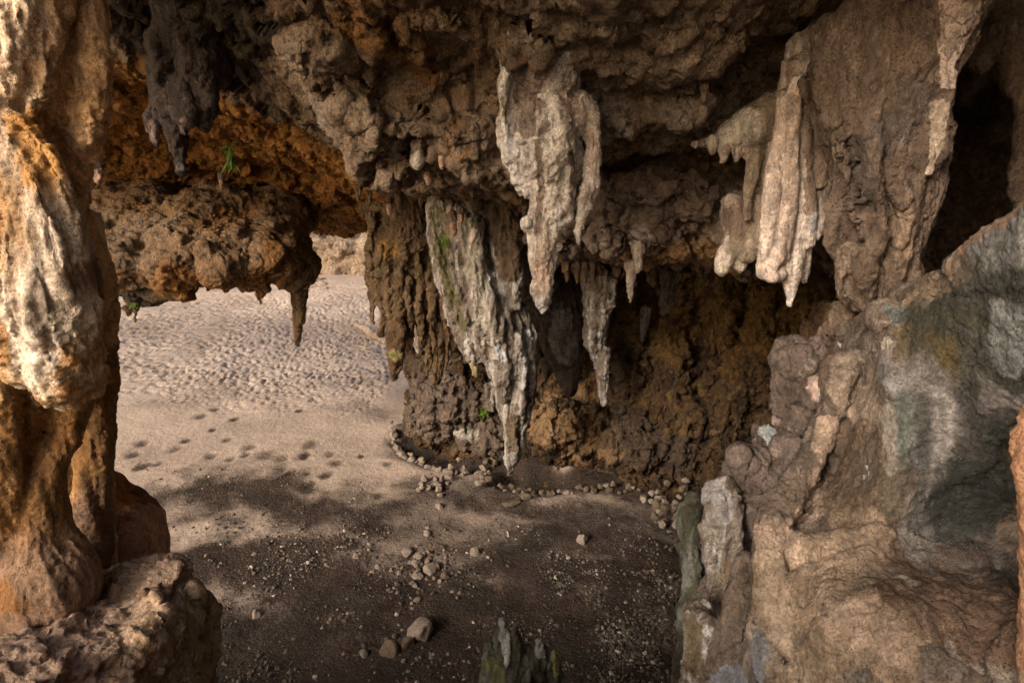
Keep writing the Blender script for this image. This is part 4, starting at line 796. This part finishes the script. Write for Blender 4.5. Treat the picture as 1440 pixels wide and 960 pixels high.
o = c.build('stalactite', 'cascade', .0175*VS, 2, [('n', .12, (2, 2, 1.1), 3), ('n', .11, (6, 6, 1.3), 3), ('r', .05, (9, 9, 3.5), 4, .55), ('n', .03, (16, 16, 9), 3), ('n', .012, 40, 2)],
    paints=[([(650, 310, Y-.4, 12), (665, 380, Y-.4, 16), (678, 440, Y-.4, 13), (690, 500, Y-.3, 9)], (.52, .47, .41), .65), ([(612, 300, Y, 14), (625, 380, Y, 12), (650, 460, Y, 12)], (.17, .155, .07), .5), ([(667, 520, Y-.1, 10)], (.38, .33, .18), .7),
            ([(706, 300, Y-.3, 30), (718, 380, Y-.3, 20)], (.15, .105, .07), .8), ([(740, 470, Y-.1, 8), (742, 510, Y-.1, 6), (735, 545, Y-.1, 4)], (.58, .58, .60), .85), ([(702, 490, Y-.3, 7), (708, 505, Y-.3, 5)], (.60, .62, .66), .9), ([(690, 385, Y-.4, 5), (700, 410, Y-.4, 5)], (.62, .62, .64), .8),
            ([(722, 590, Y, 12), (720, 630, Y, 10)], (.24, .18, .12), .7), ([(722, 645, Y-.1, 4)], (.6, .58, .55), .8), ([(625, 340, Y-.2, 8)], (.12, .20, .03), .8)])
put(o, 'broad grey and white cascade stalactite tapering almost to the floor in the middle', 'stalactite')

# ---- brown rooty curtain left of it
c = Rock(); Y = 12.0
for l in [(568, 330, Y, 42, 60, .5), (575, 325, Y-.35, 27, 42, .25), (555, 390, Y, 35, 45, .45), (600, 400, Y+.1, 30, 60, .45), (545, 300, Y+.2, 30, 40, .5), (620, 330, Y+.4, 35, 60, .5)]: c.ell(*l)
for a in [[(533, 290, Y-.2, 8), (528, 330, Y-.2, 8), (520, 370, Y-.2, 9), (524, 410, Y-.2, 8), (522, 440, Y-.2, 5), (521, 449, Y-.2, 2)], [(548, 290, Y-.3, 6), (540, 340, Y-.3, 7), (532, 385, Y-.3, 8), (536, 430, Y-.3, 7), (540, 456, Y-.3, 4)],
          [(555, 380, Y-.2, 14), (553, 430, Y-.2, 13), (558, 480, Y-.2, 12), (555, 515, Y-.2, 8), (554, 532, Y-.2, 3)], [(570, 400, Y-.1, 12), (568, 450, Y-.1, 9), (566, 490, Y-.1, 5)], [(600, 410, Y-.1, 13), (604, 460, Y-.1, 10), (602, 505, Y-.1, 8), (601, 527, Y-.1, 3)],
          [(620, 380, Y, 11), (622, 440, Y, 9), (619, 500, Y, 8), (619, 530, Y, 3)], [(588, 380, Y-.2, 12), (585, 420, Y-.2, 7), (583, 440, Y-.2, 3)], [(514, 250, Y, 8), (512, 285, Y, 6), (510, 305, Y, 3)], [(565, 255, Y, 30), (570, 300, Y, 35)],
          [(636, 420, Y+.1, 12), (640, 470, Y+.1, 8), (641, 500, Y+.1, 4)], [(527, 245, Y, 16), (530, 300, Y, 14)]]: c.tube(*a)
c.tube((524, 300, Y-.38, 6), (521, 351, Y-.40, 6), (526, 403, Y-.3, 5), (524, 455, Y-.2, 2.5))
c.tube((536, 320, Y-.38, 6), (533, 370, Y-.40, 6), (538, 420, Y-.3, 5), (536, 470, Y-.2, 2.5))
c.tube((547, 340, Y-.38, 6), (544, 393, Y-.40, 6), (549, 446, Y-.3, 5), (547, 500, Y-.2, 2.5))
c.tube((563, 380, Y-.38, 6), (560, 426, Y-.40, 6), (565, 473, Y-.3, 5), (563, 520, Y-.2, 2.5))
c.tube((577, 390, Y-.38, 6), (574, 416, Y-.40, 6), (579, 443, Y-.3, 5), (577, 470, Y-.2, 2.5))
c.tube((592, 400, Y-.38, 6), (589, 433, Y-.40, 6), (594, 466, Y-.3, 5), (592, 500, Y-.2, 2.5))
c.tube((610, 400, Y-.38, 6), (607, 446, Y-.40, 6), (612, 493, Y-.3, 5), (610, 540, Y-.2, 2.5))
c.tube((628, 400, Y-.38, 6), (625, 440, Y-.40, 6), (630, 480, Y-.3, 5), (628, 520, Y-.2, 2.5))
c.tube((570, 300, Y-.38, 6), (567, 333, Y-.40, 6), (572, 366, Y-.3, 5), (570, 400, Y-.2, 2.5))
c.tube((545, 290, Y-.38, 6), (542, 326, Y-.40, 6), (547, 363, Y-.3, 5), (545, 400, Y-.2, 2.5))
c.tube((590, 330, Y-.38, 6), (587, 370, Y-.40, 6), (592, 410, Y-.3, 5), (590, 450, Y-.2, 2.5))
o = c.build('root_curtain', 'root', .019*VS, 2, [('n', .10, (2, 2, 1.3), 3), ('n', .07, (5, 5, 2.2), 3), ('b', .05, (7, 7, 5), 4, .6), ('w', .04, 9), ('n', .018, 24, 3)],
    paints=[([(575, 325, Y-.5, 28)], (.13, .085, .05), .7), ([(545, 350, Y-.3, 16)], (.30, .17, .06), .6), ([(555, 500, Y-.3, 10)], (.26, .23, .09), .7)])
put(o, 'brown curtain of root like stalactites at the edge of the sandy opening', 'stalactite curtain')
c = Rock(); c.tube((592, 425, 12.6, 10), (594, 450, 12.6, 11), (590, 475, 12.6, 8), (588, 495, 12.6, 4))
put(c.build('stalactite', 'hero', .018*VS, 2, [('n', .08, 4, 4), ('b', .03, 12, 3)]), 'short pinkish white stalactite behind the root like curtain', 'stalactite')

# ---- small stalactites
def along(path, step):
    out = []
    for a, b in zip(path[:-1], path[1:]):
        n = max(1, int(math.hypot(b[0]-a[0], b[1]-a[1])/step))
        out += [(a[0]+(b[0]-a[0])*i/n, a[1]+(b[1]-a[1])*i/n) for i in range(n)]
    return out
def stal(px, y0, y1, r, Y, mat, label, bend=0, vox=.014, paints=(), grp=None):
    c = Rock(); c.tube((px-bend, y0-r*1.2, Y+.05, r*1.3), (px-bend*.6, y0+(y1-y0)*.25, Y, r*1.05), (px, y0+(y1-y0)*.65, Y, r*.8), (px+bend*.3, y1-2, Y, r*.3), seg=10)
    k = r*depth(y0, Y)/F
    if mat in ('pink', 'hero') and r < 10:
        tipc = (.50, .33, .24) if mat == 'pink' else (.52, .46, .40); mat = 'curtain'
        paints = [([(px, y0+.4*(y1-y0), Y, r*1.1), (px, y1+2, Y, r*1.4)], tipc, 1.0)]
    o = c.build('stalactite', mat, vox*VS, 2, [('n', k*.7, (.45/k, .45/k, .3/k), 3), ('b', k*.35, 1.1/k, 3)], paints=paints)
    return put(o, label, 'stalactite', grp)
for a in [(622, 212, 243, 6, 6.2, 'pink', 'bright pink stalactite among the stubs beside the big pale one'),
          (603, 238, 264, 6, 6.5, 'pink', 'orange pink stalactite hanging lower beside the bright pink one', 3),
          (587, 212, 240, 9, 6.3, 'hero', 'stubby grey stalactite under the dark rock slab'),
          (699, 234, 250, 5, 6.3, 'hero', 'short white stalactite beside the pale edge of the largest stalactite'),
          (531, 244, 262, 5, 9.5, 'pink', 'small pink stalactite above the root like curtain'),
          (548, 283, 304, 5, 11.2, 'pink', 'pink and brown stub hanging over the root like curtain'),
          (633, 290, 303, 6, 9.6, 'hero', 'round white stub at the top of the grey cascade'),
          (637, 306, 338, 6, 9.5, 'pink', 'longer pink stub just under the round white stub on the grey cascade'),
          (648, 300, 320, 5.5, 9.5, 'pink', 'pink orange stub beside the round white stub on the grey cascade'),
          (663, 330, 346, 5, 9.5, 'drape', 'dull pink stub lowest of those on the grey cascade', -4),
          (897, 350, 386, 8, 6.6, 'drape', 'thick white stalactite below the bulging rock band'),
          (886, 378, 427, 6.5, 6.6, 'drape', 'thin bright white stalactite with a crusty tip under the bulging rock band'),
          (990, 118, 146, 6, 5.7, 'ceiling', 'small tan stalactite under the knobbly roof above the pale shoulder'),
          (841, 410, 520, 20, 11.5, 'cascade', 'broad grey stalactite in the dark recess behind the big pale one'),
          (848, 500, 572, 8, 11.4, 'cascade', 'thin grey stalactite hanging below the broad grey one in the dark recess'),
          (905, 440, 482, 6, 11.6, 'dark', 'thin dark curved stalactite in the recess', -4),
          (938, 395, 445, 11, 10.6, 'dark', 'dark brown stalactite high in the recess below the rock band', -5),
          (139, 238, 262, 8, 7.6, 'pink', 'small pink stub just right of the foreground column', 3),
          (311, 250, 268, 3.5, 11.5, 'pink', 'tiny pale stalactite on the orange roof')]:
    stal(*a)
rq = random.Random(12)
for line, n, lab, grp, Y0, mt in [([(500, 262), (560, 268), (640, 282), (735, 278)], 22, 'short brown stalactite in the fringe above the root like curtain and cascade', 'fringe above the root like curtain', 10.8, 'root'),
                             ([(785, 372), (870, 384), (960, 386), (1060, 388)], 24, 'short brown stalactite in the fringe under the bulging rock band', 'fringe under the rock band', 7.9, 'wall'),
                             ([(180, 262), (300, 275), (420, 300), (500, 318)], 18, 'small orange brown stalactite on the dark orange roof behind the shelf', 'fringe of the orange roof', 13.2, 'far_ceiling'),
                             ([(540, 425), (600, 440), (640, 445)], 10, 'thin brown root like stalactite low on the root like curtain', 'thin roots of the root like curtain', 12.3, 'root')]:
    pts_ = along(line, 2.0)
    for i in range(n):
        a = pts_[rq.randrange(len(pts_))]; L = rq.uniform(8, 26)*(1.7 if mt == 'root' and Y0 > 12 else 1)
        stal(a[0], a[1]+rq.uniform(-5, 3), a[1]+L, rq.uniform(2.5, 5.5), Y0+rq.uniform(-.3, .3), mt, lab, grp=grp, vox=.02)
c = Rock(); Y = 12.2
c.tube((775, 380, Y, 42), (785, 440, Y, 40), (795, 490, Y, 32), (800, 530, Y, 16), (802, 555, Y, 6)); c.tube((750, 400, Y, 22), (752, 450, Y, 18), (758, 500, Y, 10)); c.tube((815, 400, Y, 18), (818, 450, Y, 12), (815, 490, Y, 6)); c.tube((770, 500, Y, 14), (768, 535, Y, 6))
o = c.build('stalactite', 'dark', .02*VS, 3, [('n', .16, (2, 2, 1.2), 3), ('n', .07, (5, 5, 2.5), 4), ('n', .025, 14, 3)], paints=[([(790, 450, Y-.3, 20), (795, 500, Y-.3, 20)], (.20, .175, .165), .6)])
put(o, 'broad blunt dark grey stalactite behind the tip of the big pale one', 'stalactite')

# ---- plants
gmat = bpy.data.materials.new('fern_green'); gmat.use_nodes = True; t = NT(gmat)
cc = t.mix(t.noise(t.node('ShaderNodeTexCoord').outputs['Object'], 30, 3), (.06, .12, .012), (.15, .22, .03)); t.l.new(cc, t.n['Principled BSDF'].inputs['Base Color']); t.n['Principled BSDF'].inputs['Roughness'].default_value = .6
def fern(px, py, Y, w, h, n, label):
    bm = bmesh.new(); k = depth(py, Y)/F; rs = random.Random(px)
    for i in range(n):
        a = rs.uniform(0, math.tau); L = h*k*rs.uniform(.35, .7); x = rs.gauss(0, w*k*.25); z = rs.gauss(0, h*k*.22); y0 = rs.uniform(-.08, .02)
        prev = None; d = Vector((math.cos(a)*.5, -abs(math.sin(a))*.6, rs.uniform(-.4, 1))).normalized(); p = Vector((x, y0, z)); side = d.cross(Vector((0, 1, .3))).normalized()
        for j in range(5):
            u = j/4; wd = k*1.3*(math.sin(math.pi*(u*.8+.15)))+.001
            q = p+d*L*u*.6+Vector((0, 0, -L*.45*u*u))
            v1 = bm.verts.new(q+side*wd); v2 = bm.verts.new(q-side*wd)
            if prev: bm.faces.new((prev[0], v1, v2, prev[1]))
            prev = (v1, v2)
    m = bpy.data.meshes.new('fern'); bm.to_mesh(m); bm.free(); m.materials.append(gmat)
    o = bpy.data.objects.new('fern', m); COL.objects.link(o); o.location = P(px, py, Y).tolist()
    return put(o, label, 'fern')
fern(327, 222, 10.6, 12, 34, 110, 'green hanging fern on the orange roof at upper left')
fern(681, 577, 13.1, 10, 18, 60, 'bright green fern at the foot of the back wall beside the cascade tip')
fern(624, 341, 9.9, 12, 14, 50, 'small green moss tuft on the left edge of the grey cascade')
fern(780, 574, 12.7, 8, 9, 30, 'small green tuft on the back wall right of the cascade tip')
fern(979, 612, 11.9, 8, 16, 35, 'small dull green fern low on the back wall at right')
fern(190, 428, 11.0, 12, 10, 40, 'dark green tuft under the left end of the rock shelf')

# ---- loose stones
rs = random.Random(3); STN = []
for i in range(10):
    bm = bmesh.new(); bmesh.ops.create_icosphere(bm, subdivisions=4, radius=1)
    pl = [(Vector((rs.gauss(0, 1), rs.gauss(0, 1), rs.gauss(0, 1))).normalized(), rs.uniform(.5, .85)) for _ in range(11)]
    for v in bm.verts:
        for nrm, dd in pl:
            e = v.co.dot(nrm)-dd
            if e > 0: v.co -= nrm*e*.92
        v.co += v.co.normalized()*(.10*mnoise.noise(v.co*2.1+Vector((i*7, 0, 0)))+.035*mnoise.noise(v.co*6+Vector((i*7, 3, 0))))
        v.co.z *= .8
    m = bpy.data.meshes.new('stone'); bm.to_mesh(m); bm.free(); m.shade_smooth()
    ca = m.color_attributes.new('paint', 'FLOAT_COLOR', 'POINT'); ca.data.foreach_set('color', [0.0]*(4*len(m.vertices))); m2 = m.copy(); m.materials.append(M['stone']); m2.materials.append(M['stone_dark']); STN.append((m, m2))
def stone(px, py, r, label=None, cat='stone', group=None, dark_=False, lift=0.0, name='stone', sz=(1, 1, 1), z=None):
    g = G(px, py); x, y = g[0], g[1]; k = depth(py, y)/F*r
    o = bpy.data.objects.new(name, STN[rs.randrange(10)][1 if dark_ else 0]); COL.objects.link(o)
    o.location = (x, y, (gh(x, y) if z is None else z)+k*(.12 if lift == 0 else .4)+lift); o.scale = (k*rs.uniform(.9, 1.15)*sz[0], k*rs.uniform(.85, 1.1)*sz[1], k*rs.uniform(.8, 1.1)*sz[2])
    o.rotation_euler = (rs.uniform(-.3, .3), rs.uniform(-.3, .3), rs.uniform(0, 6.28))
    put(o, label, cat, group); return o
LW = 'pale stone in the curved dry stone wall around the hollow at the cave wall'
path = [(553, 606), (554, 616), (558, 627), (566, 634), (576, 640), (586, 646), (597, 650), (608, 654), (620, 658), (632, 661), (643, 660)]
for px, py in along(path, 4.4):
    stone(px+rs.uniform(-2, 2), py+rs.uniform(-2, 3), rs.uniform(3.4, 8.2), LW, group='stones of the curved dry stone wall')
    if rs.random() < .6: stone(px+rs.uniform(-3, 3), py+rs.uniform(-1, 3), rs.uniform(3.4, 5.2), LW, group='stones of the curved dry stone wall', lift=.13)
for px, py, r, l in [(652, 655, 7, .1), (646, 648, 5, .3), (655, 661, 6, 0), (643, 656, 5, 0), (650, 667, 5, 0), (633, 670, 5, 0)]: stone(px, py, r, LW, group='stones of the curved dry stone wall', lift=l)
CLU = 'pale stone in the small heap below the curved stone wall'
for i in range(18): stone(612+rs.gauss(0, 11), 688+rs.gauss(0, 6), rs.uniform(3.5, 6), CLU, group='stones of the small heap', lift=rs.uniform(0, .12))
CL2 = 'stone in the end heap of the dry stone wall left of the cascade tip'
for i in range(16): stone(683+rs.gauss(0, 7), 674+rs.gauss(0, 8), rs.uniform(4, 7), CL2, group='stones of the heap beside the cascade tip', lift=rs.uniform(0, .2), dark_=rs.random() < .3)
for i in range(6): stone(692+rs.gauss(0, 4), 650+rs.gauss(0, 6), rs.uniform(3.5, 6), CL2, group='stones of the heap beside the cascade tip', lift=rs.uniform(0, .2), dark_=True)
LR = 'dusty brown stone in the long low row at the foot of the dark wall'
for px, py in along([(700, 684), (730, 690), (760, 690), (800, 688), (850, 690), (890, 692), (915, 700), (935, 712), (952, 722), (965, 738)], 6.0):
    stone(px+rs.uniform(-3, 3), py+rs.uniform(-5, 6), rs.uniform(3, 6.5), LR, group='stones of the long low row', dark_=rs.random() < .72, lift=rs.uniform(0, .1))
LE = 'pale brown stone in the bank of rubble at the right end of the long row'
for i in range(36): stone(940+rs.gauss(0, 18), 722+rs.gauss(0, 13), rs.uniform(3.5, 8.5), LE, group='stones of the rubble bank', dark_=rs.random() < .4, lift=rs.uniform(0, .35))
RB = 'small pale stone in the rubble patch on the dark floor'
for i in range(66): stone(590+rs.gauss(0, 27), 805+rs.gauss(0, 22), min(9, abs(rs.gauss(0, 2.6))+2.2), RB, group='stones of the pale rubble patch', dark_=rs.random() < .35)
for i in range(20): stone(485+rs.gauss(0, 14), 868+rs.gauss(0, 9), rs.uniform(2, 4), 'small brown stone in the little patch of rubble at lower left', group='stones of the little rubble patch', dark_=rs.random() < .5)
RC = 'small stone scattered around the half buried rock at the bottom'
for i in range(26): stone(570+rs.gauss(0, 50), 905+rs.gauss(0, 28), rs.uniform(2, 4.6), RC, group='stones around the half buried rock', dark_=rs.random() < .5)
for px, py, r, lab, dk_, sz in [(820, 758, 11, 'upright egg shaped stone alone on the dark floor', 0, (.85, .85, 1.35)), (360, 862, 9.5, 'pale pointed stone alone on the dark floor right of the ledge', 0, (.9, .9, 1.2)),
                          (618, 712, 8.5, 'pale flat stone just below the small heap', 0, (1.2, .9, .8)), (668, 774, 10, 'brown stone in the middle of the floor', 0, (1.1, .9, 1)), (523, 802, 4, 'small bright stone left of the rubble patch', 0, (1, 1, 1)),
                          (594, 890, 24, 'half buried tan rock at the bottom', 0, (1.1, .9, 1.1)), (548, 915, 17, 'dark rock left of the half buried tan rock', 1, (.9, .9, 1.5)), (572, 905, 12, 'small dark rock wedged against the half buried tan rock', 1, (1, 1, 1.3)), (603, 801, 13, 'largest pale stone of the rubble patch', 0, (1.1, 1, .9)),
                          (511, 919, 7, 'round stone lower left of the dark rock', 0, (1, 1, 1)), (572, 778, 10, 'bluish white stone at the top of the rubble patch', 0, (1.1, 1, .8)), (290, 779, 4, 'small white stone near the left ledge', 0, (1.2, 1, .8)), (357, 777, 4, 'small white stone right of the one near the left ledge', 0, (1, 1, 1)),
                          (740, 697, 9, 'greenish stone in front of the long row', 1, (1.2, 1, .8)), (717, 707, 10, 'mossy flat stone in front of the cascade tip', 1, (1.4, 1, .7)), (280, 498, 5, 'small white stone on the trodden sand', 0, (1.4, 1, .5)), (852, 824, 3.4, 'small white stone right of centre on the dark floor', 0, (1, 1, 1))]:
    stone(px, py, r, lab, dark_=bool(dk_), sz=sz)

# gravel: thousands of pebbles strewn over the dark soil
bm_v, bm_f, n = [], [], 0
ico = bmesh.new(); bmesh.ops.create_icosphere(ico, subdivisions=1, radius=1); iv = np.array([v.co[:] for v in ico.verts]); iff = [[v.index for v in f.verts] for f in ico.faces]; ico.free()
npr = np.random.RandomState(5); cnt = 0; tries = 0; cols = []
while cnt < 11000 and tries < 90000:
    tries += 1
    u = npr.rand()
    if u < .36: px, py = npr.uniform(760, 1010), npr.uniform(800, 1010)
    elif u < .80: px, py = npr.uniform(310, 1000), npr.uniform(735, 1010)
    elif u < .95: px, py = npr.uniform(190, 520), npr.uniform(660, 800)
    else: px, py = npr.uniform(420, 980), npr.uniform(640, 760)
    g = G(px, py); dens = perlin(np.array([[g[0]*.9, g[1]*.9, 3.3]]))[0] + .6*perlin(np.array([[g[0]*2.4, g[1]*2.4, 1.3]]))[0]
    if npr.rand() > np.clip(.35+dens*1.3, .03, 1)*(1 if py > 720 else .35): continue
    r = .006+npr.rand()**6*.032+(.003 if px > 760 else 0)
    vv = iv*r*npr.uniform(.6, 1.3, 3)*(1+npr.uniform(-.25, .25, (len(iv), 1)))
    a = npr.rand()*6.28; ca_, sa_ = math.cos(a), math.sin(a); vv = np.stack([vv[:, 0]*ca_-vv[:, 1]*sa_, vv[:, 0]*sa_+vv[:, 1]*ca_, vv[:, 2]*.8], 1)
    bm_v.append(vv+np.array([g[0], g[1], gh(g[0], g[1])+r*.35])); bm_f += [[k+n for k in q] for q in iff]; n += len(iv); cnt += 1
    cl_ = npr.choice(4, p=[.4, .25, .27, .08]); cols += [[(.10, .08, .065), (.15, .125, .10), (.055, .045, .037), (.36, .33, .28)][cl_]+(1,)]*len(iv)
me = bpy.data.meshes.new('gravel'); me.from_pydata(np.concatenate(bm_v).tolist(), [], bm_f)
ca = me.color_attributes.new('paint', 'FLOAT_COLOR', 'POINT'); ca.data.foreach_set('color', np.array(cols, np.float32).ravel())
pm = bpy.data.materials.new('pebble'); pm.use_nodes = True; t = NT(pm)
t.l.new(t.mix(.25, t.node('ShaderNodeAttribute', attribute_name='paint').outputs['Color'], t.node('ShaderNodeTexNoise', i_Scale=60.0).outputs[1], 'OVERLAY'), t.n['Principled BSDF'].inputs['Base Color']); t.n['Principled BSDF'].inputs['Roughness'].default_value = .85
me.materials.append(pm); go = bpy.data.objects.new('gravel', me); COL.objects.link(go); tag(go, 'grey and brown gravel strewn over the dark cave floor', 'gravel', kind='stuff')

# driftwood on the sand
def logo(pts, name, label, cat):
    c = Rock(); q = []
    for px, py, r, up in pts:
        g = G(px, py); k = depth(py, g[1])/F; q.append((g[0], g[1], gh(g[0], g[1])+r*k*.8+up, r*k))
    c.tubew(q, 10); o = c.build(name, 'wood', .022*VS, 1, [('n', .05, 3, 3), ('n', .02, 12, 3)]); return put(o, label, cat)
logo([(502, 470, 4, .15), (514, 476, 5, .1), (530, 486, 5.5, .05), (546, 491, 5, 0)], 'driftwood_log', 'pale driftwood log lying on the sand left of the root like curtain', 'log')
logo([(498, 494, 1.6, 0), (512, 497, 1.8, 0), (524, 500, 1.6, .02)], 'branch', 'short dark branch on the sand below the driftwood log', 'branch')
for px, py, r, lab in [(516, 487, 5, 'white stone against the driftwood log'), (530, 503, 4, 'stone below the driftwood log'), (512, 505, 3.5, 'small stone lower left of the driftwood log'), (540, 506, 4.5, 'stone beside the root like curtain on the sand')]: stone(px, py, r, lab)

# ================================================================== LIGHT AND CAMERA
SUN_EL, SUN_AZ = 29, 220      # elevation; azimuth the light comes from, clockwise from +Y
world = bpy.data.worlds.new('World'); scene.world = world; world.use_nodes = True
nt = world.node_tree; bg = nt.nodes['Background']
sky = nt.nodes.new('ShaderNodeTexSky'); sky.sky_type = 'NISHITA'; sky.sun_disc = False
sky.sun_elevation = R(SUN_EL); sky.sun_rotation = R(SUN_AZ); sky.dust_density = 4.0; sky.air_density = 1.0; sky.ozone_density = .5
mul = nt.nodes.new('ShaderNodeMix'); mul.data_type = 'RGBA'; mul.blend_type = 'MULTIPLY'; mul.inputs[0].default_value = 1
mul.inputs[7].default_value = (1, .90, .78, 1); nt.links.new(sky.outputs[0], mul.inputs[6])
nt.links.new(mul.outputs[2], bg.inputs[0]); bg.inputs[1].default_value = .15
sun = bpy.data.lights.new('sun', 'SUN'); sun.energy = 2.0; sun.angle = R(12); sun.color = (1, .89, .76)
so = bpy.data.objects.new('sun', sun); COL.objects.link(so)
d = Vector((math.sin(R(SUN_AZ))*math.cos(R(SUN_EL)), math.cos(R(SUN_AZ))*math.cos(R(SUN_EL)), math.sin(R(SUN_EL))))
so.rotation_euler = (-d).to_track_quat('-Z', 'Y').to_euler(); so.location = (0, -5, 20)
cam = bpy.data.cameras.new('camera'); cam.sensor_width = 36; cam.lens = 36*F/1440; cam.clip_end = 2000; cam.clip_start = .05
cob = bpy.data.objects.new('camera', cam); COL.objects.link(cob); cob.location = CAM.tolist(); cob.rotation_euler = (R(90)-PITCH, 0, 0)
scene.camera = cob
scene.view_settings.view_transform = 'Standard'; scene.view_settings.look = 'None'; scene.view_settings.gamma = 1
scene.view_settings.exposure = .8
scene.render.engine = 'CYCLES'; cy = scene.cycles
cy.use_denoising = True; cy.max_bounces = 6; cy.diffuse_bounces = 5; cy.glossy_bounces = 2
cy.use_adaptive_sampling = True; cy.adaptive_threshold = .03
